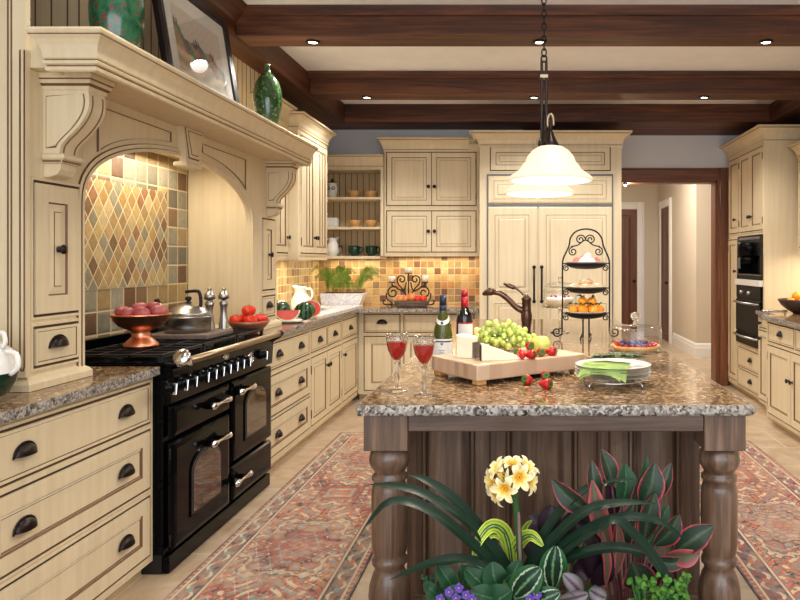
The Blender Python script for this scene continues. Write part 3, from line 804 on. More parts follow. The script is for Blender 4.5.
# tall end panel at the left edge
t = thing('end_panel', 'tall cream end panel with vertical grooves at the left picture edge', 'panel', (-2.158, 2.396, 0))
g = G(); g.box(0, .431, 0, .023, .962, ZB-.012, 'cream'); g.obj('panel', t)
g = G()
for x in (.370, .382): g.box(x-.0025, x+.0025, -.002, 0, .975, ZB-.02, 'glaze')
g.tube([(.412, -.001, 2.10), (.412, -.001, 1.0), (.417, -.001, .985), (.422, -.001, .985), (.427, -.001, 1.0), (.427, -.001, 2.10)], .0028, 'glaze', 6)
g.obj('bead_strip', t)
# ------------------------------------------------------------ black range
def make_range():
    X0 = -1.555; y0, y1 = 3.003, 4.215
    t = thing('range_cooker', 'wide black enamel range cooker with chrome knobs and arched oven windows', 'range cooker', (X0, y0, 0), R90)
    W = y1-y0; D = .585
    def lx(x, X=X0): return Yx(x, X)-y0
    g = G(); g.box(.002, W-.002, 0.012, D, .085, .89, 'enamel'); g.box(0, W, -.002, D, .735, .905, 'enamel', .006)
    g.box(0.005, W-.005, .02, D, 0, .085, 'black'); g.box(-.0+.004, W-.004, -.012, .02, 0.001, .075, 'enamel', .005)
    g.obj('body', t)
    # hob
    g = G(); g.box(0, W, -.035, D, .905, .922, 'enamel', .008, 2); g.box(0, W, D-.03, D, .922, .985, 'enamel', .004); g.obj('hob', t)
    for k in range(3):
        x = .21+.40*k; g = G()
        for yy in (.03, .17, .31, .44): g.box(x-.19, x+.19, yy-.006, yy+.006, .945, .957, 'castiron')
        for xx in (-.184, -.09, 0, .09, .184): g.box(x+xx-.006, x+xx+.006, .03, .44, .9452, .9572, 'castiron')
        for xx in (-.184, .184):
            for yy in (.036, .434): g.box(x+xx-.008, x+xx+.008, yy-.008, yy+.008, .922, .946, 'castiron')
        g.obj('pan_grate', t)
        for yy in (.12, .34):
            g = G(); g.lathe([(.05, 0), (.05, .008), (.035, .010), (.035, .018), (0, .019)], 'castiron', 20, (x, yy, .922)); g.obj('burner', t)
    # front rail
    g = G(); g.tube([(.02, -.075, .925), (W-.02, -.075, .925)], .017, 'brass', 12); g.obj('towel_rail', t)
    g = G(); g.M = M.Translation((.035, -.075, .925)) @ M.Rotation(-PI/2, 4, 'Y')
    g.M = g.M @ M.Rotation(.5, 4, 'Y'); g.lathe([(0, -.03), (.016, -.03), (.019, -.01), (.034, .035), (.038, .052), (.033, .062), (0, .065)], 'chrome', 18); g.M = M.Identity(4); g.tube([(.02, -.075, .923), (.02, -.03, .905)], .012, 'chrome', 10); g.obj('rail_end', t, 'chrome end of the rail')
    g = G(); g.tube([(W-.03, -.075, .925), (W+.0, -.075, .925)], .02, 'enamel', 12); g.tube([(W-.01, -.075, .92), (W-.015, -.03, .90), (W-.02, .0, .87)], [.02, .024, .026], 'enamel', 12); g.obj('rail_end', t, 'black end of the rail')
    # control panel, slightly sloped
    g = G(); g.prism([(-.002, .735), (-.022, .745), (-.032, .885), (-.028, .905), (0, .905)], 'X', 0, W, 'enamel'); g.obj('control_panel', t)
    kx = [170, 181.5, 191] + [203, 211, 218.5, 225.5, 232.5, 239, 245.5] + [262.5]
    for i, x in enumerate(kx):
        xx = lx(x, X0+.04); zz = .824
        g = G(); g.M = M.Translation((xx, -.030, zz)) @ M.Rotation(PI/2-.07, 4, 'X')
        g.lathe([(.029, 0), (.030, .008), (.025, .012), (.023, .026), (.021, .032), (0, .034)], 'enamel', 20)
        k = g.obj('control_knob', t)
        g = G(); g.M = M.Translation((xx, -.066, zz)) @ M.Rotation(.18, 4, 'Y')
        g.box(-.003, .003, -.006, .012, -.032, .018, 'chrome', .0028, 2); g.obj('lever', k)
    g = G(); g.M = M.Translation((lx(252, X0+.035), -.027, .825)) @ M.Rotation(PI/2-.07, 4, 'X'); g.lathe([(.03, 0), (.03, .006), (.026, .008), (.025, .005), (0, .005)], 'chrome', 24); g.obj('clock', t)
    g = G(); g.M = M.Translation((lx(225, X0+.03), -.034, .878)) @ M.Rotation(PI/2, 4, 'X') @ M.Diagonal((1, .42, 1, 1)); g.lathe([(.034, 0), (.034, .003), (.030, .004), (.029, .002), (0, .002)], 'chrome', 24); g.obj('badge', t)
    xm = lx(226.6)
    def oven_door(name, x0, x1, z0, z1, win=None, sd=None):
        g = G(); prof = [(0, -.001), (0, -.014), (.010, -.024), (.028, -.027)]
        g.rings(x0+.004, x1-.004, z0+.004, z1-.004, prof, 'enamel', 'enamel'); o = g.obj(name, t)
        if win:
            a, b, c, d = win; r = (b-a)/2; hh = (d-c)
            def arch(e, n=18):
                aa, bb_, cc, dd = a-e, b+e, c-e, d+e; ry = (dd-cc)*.34
                return [(bb_, cc)] + [((aa+bb_)/2+(bb_-aa)/2*math.cos(PI*k/n), dd-ry+ry*math.sin(PI*k/n)**.8) for k in range(n+1)] + [(aa, cc)]
            g = G(); g.prism(arch(.018), 'Y', -.033, -.0265, 'enamel'); g.prism(arch(.007), 'Y', -.0342, -.033, 'steel_dull'); g.prism(arch(.003), 'Y', -.0345, -.0342, 'black'); g.obj('window_frame', o)
            g = G(); g.prism(arch(0), 'Y', -.0362, -.0346, 'ovenglass')
            # racks seen behind the glass
            g.obj('oven_window', o)
            g = G()
            for q in range(3): zz = c+hh*(.25+.22*q); g.box(a+.03, b-.03, -.0366, -.0362, zz-.001, zz+.001, 'steel_dull')
            g.obj('oven_rack', o)
        if sd is not None:
            for zz in (z0+.05, z1-.05):
                if z1-z0 > .25: small('hinge', HINGE, o, (x0-.001 if sd == 0 else x1+.001, -.01, zz), .7)
        return o
    d1 = oven_door('grill_door', .012, xm-.012, .585, .733)
    d2_ = oven_door('oven_door', .012, xm-.012, .092, .572, (lx(186), lx(213.5), .21, .465), 0)
    d3_ = oven_door('oven_door', xm+.012, W-.008, .295, .733, (lx(240.5, X0), lx(260, X0), .40, .64), 1)
    d4_ = oven_door('storage_drawer', xm+.012, W-.008, .092, .283)
    def handle(par, x, z, s=1):
        g = G(); g.tube([(x-.055*s, -.027, z), (x-.055*s, -.062, z+.004)], [.020, .013], 'enamel', 12); g.obj('handle_mount', par); g = G(); g.tube([(x+.05*s, -.027, z), (x+.05*s, -.062, z+.002)], [.013, .010], 'enamel', 10)
        g.obj('handle_mount', par)
        g = G(); g.M = M.Translation((x, -.068, z+.004)) @ M.Rotation(PI/2, 4, 'Y')
        g.lathe([(0, -.105), (.014, -.102), (.019, -.09), (.013, -.055), (.008, -.03), (.007, 0), (.008, .02), (.013, .05), (.017, .09), (.013, .102), (0, .105)], 'chrome', 16); g.obj('handle', par)
    X1 = X0+.065
    handle(d1, lx(221, X1), .665); handle(d3_, lx(247, X1), .672); handle(d2_, lx(221, X1), .482); handle(d4_, lx(243, X1), .207)
    return t
make_range()

# ------------------------------------------------------------ left wall cupboards right of the hood
def crown(g_, path, zb, zt, out=.075):
    h_ = zt-zb
    pr = [(0, zb), (.010, zb+.003), (.012, zb+h_*.12), (.005, zb+h_*.16), (.012, zb+h_*.24), (.018, zb+h_*.45), (out*.55, zb+h_*.72), (out*.82, zb+h_*.84), (out*.84, zb+h_*.88), (out, zb+h_*.9), (out, zt), (0, zt)]
    mats = ['cream']*(len(pr)-1); mats[2] = 'glaze'; mats[7] = 'glaze'
    g_.sweep(path, pr, 'cream', mats=mats)
XA, XBf = -1.83, -1.757
t = thing('wall_cabinet', 'narrow cream wall cabinet between the hood and the corner cupboard', 'cabinet', (XA, 4.876, 0), R90)
w = 5.384-4.876; g = G(); g.box(0, w, 0, .31, 1.375, 2.45, 'cream'); op = (.14, w-.03, 1.43, 2.36); bead(g, *op); crown(g, [(0, 0), (w, 0)], 2.42, 2.56, .07); g.box(0, w, 0, .31, 2.45, 2.555, 'cream'); g.obj('body', t)
front(t, 'framed', 'door', *op, fr=.05, hw=[('knob', Yx(286, XA)-4.876, 1.55)], bdb=True)
t = thing('wall_cabinet', 'cream beadboard wall cabinet with a pair of doors beside the open shelves', 'cabinet', (XBf, 5.385, 0), R90)
w = 6.19-5.385; g = G(); g.box(0, w, 0, .385, 1.375, 2.45, 'cream'); op = (.06, w-.03, 1.43, 2.36); bead(g, *op); crown(g, [(0, .385), (0, 0), (w, 0), (w, .385)], 2.40, 2.52, .07); g.box(0, w, 0, .385, 2.45, 2.515, 'cream'); g.obj('body', t)
mm = (op[0]+op[1])/2
front(t, 'framed', 'door', op[0], mm, 1.43, 2.36, fr=.05, hw=[('knob', mm-.028, 1.56)], hinge='l', bdb=True); front(t, 'framed', 'door', mm, op[1], 1.43, 2.36, fr=.05, hw=[('knob', mm+.028, 1.56)], hinge='r', bdb=True)
area('left_cupboard_lamp', (-1.95, 5.8, 1.366), .08, .9, 3.5, (1,.86,.66), rot=(0, 0, 0))

# ------------------------------------------------------------ open shelf corner unit
xs0, xs1 = XL+.014, Xx(383.5, 6.93)
YS = 6.93
t = thing('shelf_unit', 'cream open shelf unit with grooved back in the corner', 'shelf', (xs0, YS, 0))
w = xs1-xs0; d = YB-.002-YS
g = G(); g.box(w-.03, w, 0, d, 1.417, 2.40, 'cream'); g.box(0, .03, 0, d, 1.417, 2.40, 'cream'); g.box(.03, w-.03, 0, d, 2.285, 2.40, 'cream')
crown(g, [(0, 0), (w, 0)], 2.30, 2.43, .06); g.box(0, w, 0, d, 2.40, 2.428, 'cream'); g.obj('frame', t)
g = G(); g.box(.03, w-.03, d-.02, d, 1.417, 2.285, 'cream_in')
n = 11
for k in range(1, n): x = .03+(w-.06)*k/n; g.box(x-.003, x+.003, d-.0215, d-.02, 1.44, 2.285, 'gap')
g.obj('back_panel', t)
for z in (1.417, 1.71, 2.01):
    g = G(); g.box(.03, w-.03, 0 if z > 1.5 else -.005, d-.0205, z-.024 if z > 1.5 else z-.03, z, 'cream', .004); g.obj('shelf', t)
SH = [(1.417), (1.71), (2.01)]

# ------------------------------------------------------------ upper cabinet on the back wall
YU = 6.95
x0, x1 = Xx(384.3, YU), Xx(479, YU)
t = thing('wall_cabinet', 'cream wall cabinet with four raised panel doors on the back wall', 'cabinet', (x0, YU, 0))
w = x1-x0; g = G(); g.box(0, w, 0, YB-YU-.001, 1.415, 2.56, 'cream')
zz = [(Zy(252, YU), Zy(211, YU)), (Zy(205.5, YU), Zy(152.5, YU))]
for a, b in zz: bead(g, .025, w-.03, a, b)
crown(g, [(0, .32), (0, 0), (w-.10, 0)], 2.47, 2.60, .07); g.box(0, w, 0, .32, 2.55, 2.598, 'cream'); g.obj('body', t)
xm = Xx(431.7, YU)-x0
for k, (a, b) in enumerate(zz):
    kz = [Zy(231.3, YU), Zy(186.7, YU)][k]
    front(t, 'raised', 'door', .025, xm, a, b, .05, [('knob', xm-.03, kz)], 'l'); front(t, 'raised', 'door', xm, w-.03, a, b, .05, [('knob', xm+.03, kz)], 'r')
area('back_cupboard_lamp', ((x0+x1)/2, 7.14, 1.405), .85, .08, 3.0, (1,.86,.62), rot=(0, 0, 0))
area('shelf_lamp', (-1.75, 7.14, 1.382), .5, .08, 2.2, (1,.86,.62), rot=(0, 0, 0))

# ------------------------------------------------------------ panelled fridge
YFr = 6.60
x0, x1 = Xx(479.5, YFr), Xx(621.5, YFr)
t = thing('fridge_surround', 'tall cream cabinet surround with crown around the panelled fridge', 'cabinet', (x0, YFr, 0))
w = x1-x0; dp = YD-YFr-.002; fx0, fx1 = Xx(487, YFr)-x0, Xx(613, YFr)-x0
zt1 = Zy(174.5, YFr)
g = G(); g.box(0, fx0-.001, 0, YB-YFr-.002, 0, 2.58, 'cream'); g.box(fx1+.001, w, 0, dp, 0, 2.58, 'cream'); g.box(fx0-.001, fx1+.001, 0, YB-YFr-.002, zt1+.004, 2.58, 'cream')
op = (Xx(490.5, YFr)-x0, Xx(610, YFr)-x0, Zy(170.5, YFr), Zy(147, YFr)); bead(g, *op)
crown(g, [(0, .345), (0, 0), (w, 0), (w, .9)], 2.455, 2.60, .09); g.box(.001, w-.001, 0.001, .67, 2.575, 2.598, 'cream'); g.obj('body', t)
xm = Xx(537, YFr)-x0
front(t, 'raised', 'door', op[0], (op[0]+op[1])/2, op[2], op[3], .05, [('knob', (op[0]+op[1])/2-.03, op[2]+.07)]); front(t, 'raised', 'door', (op[0]+op[1])/2, op[1], op[2], op[3], .05, [('knob', (op[0]+op[1])/2+.03, op[2]+.07)])
t = thing('refrigerator', 'built-in refrigerator faced with cream panels and edged in steel', 'refrigerator', (x0+fx0, YFr, 0))
w = fx1-fx0; g = G(); g.box(0, w, .01, .66, .02, zt1, 'steel_dull'); g.box(0, .012, -.012, .01, .1, zt1, 'steel_dull'); g.box(w-.012, w, -.012, .01, .1, zt1, 'steel_dull'); g.box(.012, w-.012, -.012, .01, zt1-.012, zt1, 'steel_dull')
zg = Zy(204.5, YFr); g.box(.012, w-.012, -.010, .01, zg-.03, zg, 'steel_dull'); g.obj('frame', t)
g = G(); g.box(.0121, w-.0121, -.002, .01, .1, zt1-.012, 'cream'); g.obj('panel_backing', t)
def fpanel(name, a, b, c, d, subs, hx=None):
    g = G(); g.rings(a, b, c, d, [(0, -.0021), (0, -.022), (.014, -.026)], 'cream')
    for (p, q, r, s_) in subs:
        g.rings(p, q, r, s_, [(0, -.0262), (.001, -.030), (.010, -.030), (.013, -.0265, 'glaze'), (.045, -.0265), (.048, -.030, 'glaze'), (.058, -.034)], 'cream')
    o = g.obj(name, t)
    if hx is not None:
        g = G(); z0_, z1_ = Zy(301, YFr), Zy(267, YFr)
        g.tube([(hx, -.075, z0_), (hx, -.075, z1_)], .010, 'bronze', 10); g.tube([(hx, -.026, z0_+.01), (hx, -.075, z0_+.01)], .012, 'bronze', 10); g.tube([(hx, -.026, z1_-.01), (hx, -.075, z1_-.01)], .012, 'bronze', 10)
        g.sphere((hx, -.078, z0_), .018, 'bronze', 12, 8); g.sphere((hx, -.078, z1_), .018, 'bronze', 12, 8)
        g.obj('handle', o)
xo = x0+fx0; lx = lambda x: Xx(x, YFr)-xo
fpanel('grille_panel', .014, w-.014, Zy(203, YFr), Zy(176.5, YFr), [(lx(493), lx(536), Zy(200, YFr), Zy(180, YFr)), (lx(540), lx(607), Zy(200, YFr), Zy(180, YFr))])
zd = Zy(207, YFr)
fpanel('fridge_door', .014, lx(537.5), .10, zd, [(lx(494), lx(530), Zy(292, YFr), Zy(214, YFr)), (lx(494), lx(530), .2, Zy(302, YFr))], lx(534))
fpanel('fridge_door', lx(538.5), w-.014, .10, zd, [(lx(545), lx(607), Zy(292, YFr), Zy(214, YFr)), (lx(545), lx(607), .2, Zy(302, YFr))], lx(541.5))

# ------------------------------------------------------------ right side: tall appliance cabinet
XT = 2.24; YT = Yx(728.6, XT)
R270 = -R90
Wt = YT-6.41
def ty(x): return YT-Yx(x, XT)
t = thing('tall_cabinet', 'tall cream cabinet holding the coffee machine and oven', 'cabinet', (XT, YT, 0), R270)
g = G(); zc0, zc1 = Zy(285.5, Yx(762, XT)), Zy(237, Yx(762, XT))
ca, cb = ty(738), ty(763)
zu0, zu1 = 1.66, 2.44
zo0 = .53
g.box(0, Wt, .30, .61, .06, 2.5, 'cream'); g.box(0, ca, 0, .30, .06, 1.62, 'cream'); g.box(cb, Wt, 0, .30, .06, 1.62, 'cream'); g.box(0, Wt, 0, .30, 1.62, 2.5, 'cream'); g.box(ca, cb, 0, .30, .06, zo0-.005, 'cream')
g.box(.0, Wt, .05, .61, 0, .06, 'cream_in')
ops = [(ty(730), ty(739.3), zu0, zu1), (ty(740.3), ty(763), zu0, zu1), (.02, ca-.012, .115, 1.59), (ca, cb, .29, .48), (ca, cb, .09, .26)]
for o_ in ops: bead(g, *o_)
crown(g, [(0, .6), (0, 0), (Wt, 0), (Wt, .6)], 2.47, 2.62, .08); g.box(.001, Wt-.001, .001, .6, 2.5, 2.617, 'cream')
g.obj('body', t)
front(t, 'framed', 'door', *ops[0], fr=.05, hw=[('knob', ty(736), 1.80)], hinge='r')
mm = (ops[1][0]+ops[1][1])/2
front(t, 'framed', 'door', ops[1][0], mm, zu0, zu1, .05, [('knob', mm-.03, 1.80)], 'l'); front(t, 'framed', 'door', mm, ops[1][1], zu0, zu1, .05, [('knob', mm+.03, 1.80)], 'r')
front(t, 'framed', 'door', *ops[2], fr=.05, hw=[('knob', ty(736.5), 1.26)], hinge='l')
front(t, 'slab', 'drawer', *ops[3], hw=[('pull', ty(751), .375)]); front(t, 'slab', 'drawer', *ops[4], hw=[('pull', ty(751), .165)])
W2 = cb-ca
t = thing('coffee_machine', 'black built-in coffee machine in the tall cabinet', 'coffee machine', (XT, YT-ca-.002, 0), R270)
W2 -= .004
g = G(); g.box(0, W2, -.006, .29, 1.42, 1.612, 'appliance'); g.box(0, W2, .12, .29, 1.24, 1.42, 'appliance'); g.box(0, W2, -.012, .29, 1.185, 1.24, 'appliance'); g.box(0, .05, -.010, .12, 1.24, 1.42, 'appliance'); g.box(W2-.05, W2, -.010, .12, 1.24, 1.42, 'appliance'); g.box(.01, W2-.01, -.014, -.012, 1.228, 1.234, 'steel')
g.obj('housing', t)
g = G(); g.M = M.Translation((W2*.5, -.01, 1.42)); g.lathe([(0, 0), (.11, 0), (.11, .12), (.10, .13), (0, .13)], 'appliance', 24); g.lathe([(0, -.08), (.085, -.08), (.095, 0), (0, 0)], 'appliance', 24); g.M = M.Identity(4); g.box(W2*.5-.014, W2*.5+.014, -.115, -.095, 1.29, 1.40, 'steel', .004); g.obj('spout', t)
g = G(); g.box(.06, W2-.06, -.011, -.006, 1.575, 1.60, 'steel_dull', .002); g.obj('display', t)
t = thing('warming_drawer', 'slim white warming drawer front between coffee machine and oven', 'drawer', (XT, YT-ca-.002, 0), R270)
g = G(); g.box(0, W2, -.035, .29, 1.125, 1.182, 'trim', .003); g.obj('front_panel', t)
t = thing('oven', 'black glass built-in oven with a bowed steel handle', 'oven', (XT, YT-ca-.002, 0), R270)
g = G(); g.box(0, W2, -.008, .29, zo0, 1.121, 'appliance'); g.obj('housing', t)
g = G(); g.box(.005, W2-.005, -.02, -.008, .99, 1.118, 'appliance', .003); g.obj('control_panel', t)
g = G(); g.box(.005, W2-.005, -.025, -.008, .66, .98, 'appliance', .003); g.obj('oven_door', t)
g = G(); g.box(.005, W2-.005, -.025, -.008, zo0+.005, .65, 'appliance', .003); g.obj('lower_panel', t)
for zz_ in (.955, .625):
    g = G(); g.tube([(.03, -.025, zz_), (.06, -.065, zz_), (W2/2, -.085, zz_), (W2-.06, -.065, zz_), (W2-.03, -.025, zz_)], .011, 'steel', 10); g.obj('handle', t)
for k in range(2):
    g = G(); g.M = M.Translation((W2*(.25+.3*k), -.02, 1.05)) @ M.Rotation(PI/2, 4, 'X'); g.lathe([(.02, 0), (.02, .015), (.015, .02), (0, .02)], 'steel', 14); g.obj('dial', t)
# base run on the right
XB = 2.06; YB0 = 5.835
t = thing('base_cabinet', 'narrow cream pull-out cabinet between the oven cabinet and right counter', 'cabinet', (2.19, 6.409, 0), R270)
w = 6.409-YB0-.001; ops = [(.02, w-.3, .76, .85), (.02, w-.3, .10, .73)]
carcass(t, w, .62, .06, .874, ops); front(t, 'slab', 'drawer', *ops[0], hw=[('knob', .09, .80)]); front(t, 'framed', 'door', *ops[1], fr=.05, hw=[('knob', .09, .66)])
t = thing('base_cabinet', 'cream base cabinet with a drawer and two doors on the right', 'cabinet', (XB, YB0, 0), R270)
w = YB0-4.75; ops = [(.045, .60, .70, .85), (.63, w-.02, .70, .85), (.045, w-.02, .10, .665)]
carcass(t, w, .75, .06, .874, ops)
front(t, 'slab', 'drawer', *ops[0], hw=[('pull', .325, .765)]); front(t, 'slab', 'drawer', *ops[1], hw=[('pull', .84, .765)])
front(t, 'framed', 'door', .045, .545, .10, .665, .06, [('knob', .51, .44)], 'l'); front(t, 'framed', 'door', .545, w-.02, .10, .665, .06, [('knob', .58, .44)], 'r')
t = thing('base_cabinet', 'cream base cabinet nearest the camera on the right edge', 'cabinet', (XB, 4.749, 0), R270)
ops = [(.03, .9, .70, .85), (.03, .9, .10, .665)]; carcass(t, 1.0, .75, .06, .874, ops); front(t, 'slab', 'drawer', *ops[0], hw=[('pull', .45, .765)]); front(t, 'framed', 'door', *ops[1], fr=.06, hw=[('knob', .1, .46)])
g = G(); slab(g, [(2.02, 3.74), (XR-.002, 3.74), (XR-.002, 6.408), (2.16, 6.408), (2.16, 5.90), (2.10, 5.87), (2.02, 5.86)], .875, .91, 'granite_edge')
tag(g.obj('countertop'), 'brown granite countertop along the right wall', 'countertop')
t = thing('towel_bar', 'short steel towel bar at the end of the right counter', 'rail', (2.10, 5.93, .925))
g = G(); g.tube([(-.03, 0, .012), (.16, -.14 if False else -.03, .012)], .010, 'steel', 10); g.obj('rail', t)
g = G(); g.sphere((-.03, 0, .012), .016, 'steel', 12, 8); g.tube([(.14, -.03, -.014), (.14, -.03, .01)], .008, 'steel', 8); g.tube([(0.005, -.005, -.014), (0.005, -.005, .01)], .008, 'steel', 8); g.obj('bracket', t)
# right wall cabinet
t = thing('wall_cabinet', 'cream wall cabinet with crown at the right picture edge', 'cabinet', (2.50, 6.27, 0), R270)
g = G(); g.box(0, 1.6, 0, .355, 1.44, 2.35, 'cream'); op = (.05, .8, 1.49, 2.26); bead(g, *op); bead(g, .85, 1.55, 1.49, 2.26); crown(g, [(0, .355), (0, 0), (1.6, 0)], 2.30, 2.42, .07); g.box(0, 1.6, 0, .355, 2.35, 2.418, 'cream'); g.obj('body', t)
front(t, 'raised', 'door', *op, fr=.06, hw=[('knob', .75, 1.6)]); front(t, 'raised', 'door', .85, 1.55, 1.49, 2.26, fr=.06, hw=[('knob', .9, 1.6)])
area('right_cupboard_lamp', (2.68, 5.75, 1.43), .1, .9, 6, (1,.82,.58), rot=(0, 0, 0))

# ------------------------------------------------------------ island
t = thing('kitchen_island', 'weathered brown wood island with turned corner posts and panelled end', 'kitchen island', (0, 0, 0))
post = [(.0, 0), (.05, 0), (.056, .02), (.056, .10), (.05, .12), (.055, .135), (.062, .15), (.062, .165), (.05, .175), (.048, .185), (.058, .205), (.067, .235), (.0695, .265), (.066, .30), (.056, .335), (.048, .35), (.049, .36), (.058, .372), (.058, .386), (.05, .395), (.056, .41), (.0595, .44), (.0595, .60), (.056, .625), (.05, .64), (.058, .648), (.058, .660), (.048, .668), (.05, .675), (.063, .695), (.0675, .715), (.063, .738), (.052, .750), (.050, .755), (0, .756)]
for px0, px1 in ((363.5, 407.5), (704.5, 746)):
    xa_, xb_ = Xx(px0, 2.215), Xx(px1, 2.215); xc = (xa_+xb_)/2
    g = G(); g.lathe(post, 'island', 32, (xc, 2.215+.07, 0)); g.box(xa_, xb_, 2.215, 2.355, .756, .8745, 'island', .002); g.obj('leg', t)
xl, xr = Xx(407.5, 2.215), Xx(704.5, 2.215)
g = G(); g.box(xl+.0005, xr-.0005, 2.235, 2.27, .815, .8745, 'islandX'); g.box(xl, xr, 2.22, 2.24, .818, .8745, 'islandX', .003); g.obj('apron', t)
YP = 2.56
g = G(); X0_, X1_ = -.43, .655
g.box(X0_, X1_, YP+.012, 5.25, .0, .8745, 'island'); g.obj('body', t)
def vb(x): return Xx(x, YP)
g = G()
zt_, zb_ = .8745, .0
st = [(X0_, vb(422)), (vb(475), vb(506)), (vb(578), vb(628)), (vb(680), X1_)]
for a, b in st: g.box(a, b, YP-.006, YP+.0119, zb_, zt_, 'island', .002)
g.box(X0_, X1_, YP-.010, YP-.006, 0, .135, 'islandX', .003); g.box(X0_, X1_, YP-.0055, YP+.0119, zt_-.07, zt_, 'islandX')
for k in range(3):
    a, b = st[k][1], st[k+1][0]
    g.rings(a, b, .135, zt_-.07, [(0, YP+.0119), (0, YP-.0055, 'gap'), (.005, YP-.0085, 'gap'), (.014, YP-.0085), (.018, YP+.006, 'gap'), (.024, YP+.008, 'gap'), (.05, YP+.0)], 'island', 'island')
g.box(vb(490)-.004, vb(490)+.004, YP-.0068, YP-.005, .135, zt_, 'gap'); g.box(vb(597)-.004, vb(597)+.004, YP-.0068, YP-.005, .135, zt_, 'gap'); g.box(vb(609)-.004, vb(609)+.004, YP-.0068, YP-.005, .135, zt_, 'gap')
g.obj('end_panel', t)
# side aprons
for xs in ((-.50, -.47), (.66, .69)):
    g = G(); g.box(xs[0], xs[1], 2.36, 5.2, .815, .8745, 'island'); g.obj('apron', t)
# countertop
g = G()
IX0, IX1, IY0, IY1 = (354-CX)/317*1.0, (755-CX)/317*1.0, 2.177, 5.42
poly = []
def rough_edge():
    pts = []
    def seg(ax, ay, bx, by, n):
        for k in range(n): tt = k/n; pts.append((ax+(bx-ax)*tt, ay+(by-ay)*tt))
    r = .012
    seg(IX0+r, IY0, IX1-r, IY0, 110); seg(IX1, IY0+r, IX1, IY1, 120); seg(IX1, IY1, IX0, IY1, 20); seg(IX0, IY1, IX0, IY0+r, 120)
    return pts
pts = rough_edge(); lv = []
rnd = random.Random(3)
for z, o_ in ((.876, .006), (.879, -.001), (.888, -.004), (.897, -.003), (.905, .0), (.9095, .005), (.91, .009)):
    row = []
    for x, y in pts:
        cx_, cy_ = (IX0+IX1)/2, (IY0+IY1)/2
        jx = rnd.uniform(-.0022, .0022) if .877 < z < .909 else 0
        nx = 1 if x >= IX1-.013 and y > IY0+.001 else (-1 if x <= IX0+.013 and y > IY0+.001 else 0); ny = -1 if y <= IY0+.012 else 0
        row.append(g.v((x-nx*(o_+jx), y-ny*(o_+jx), z)))
    lv.append(row)
n = len(pts)
for A_, B_ in zip(lv, lv[1:]):
    for k in range(n): g.f([A_[k], A_[(k+1) % n], B_[(k+1) % n], B_[k]], 'granite_edge', True)
g.f(lv[-1], 'granite'); g.f(lv[0][::-1], 'granite_edge')
tag(g.obj('countertop'), 'large brown granite island countertop with a rough chiselled edge', 'countertop')
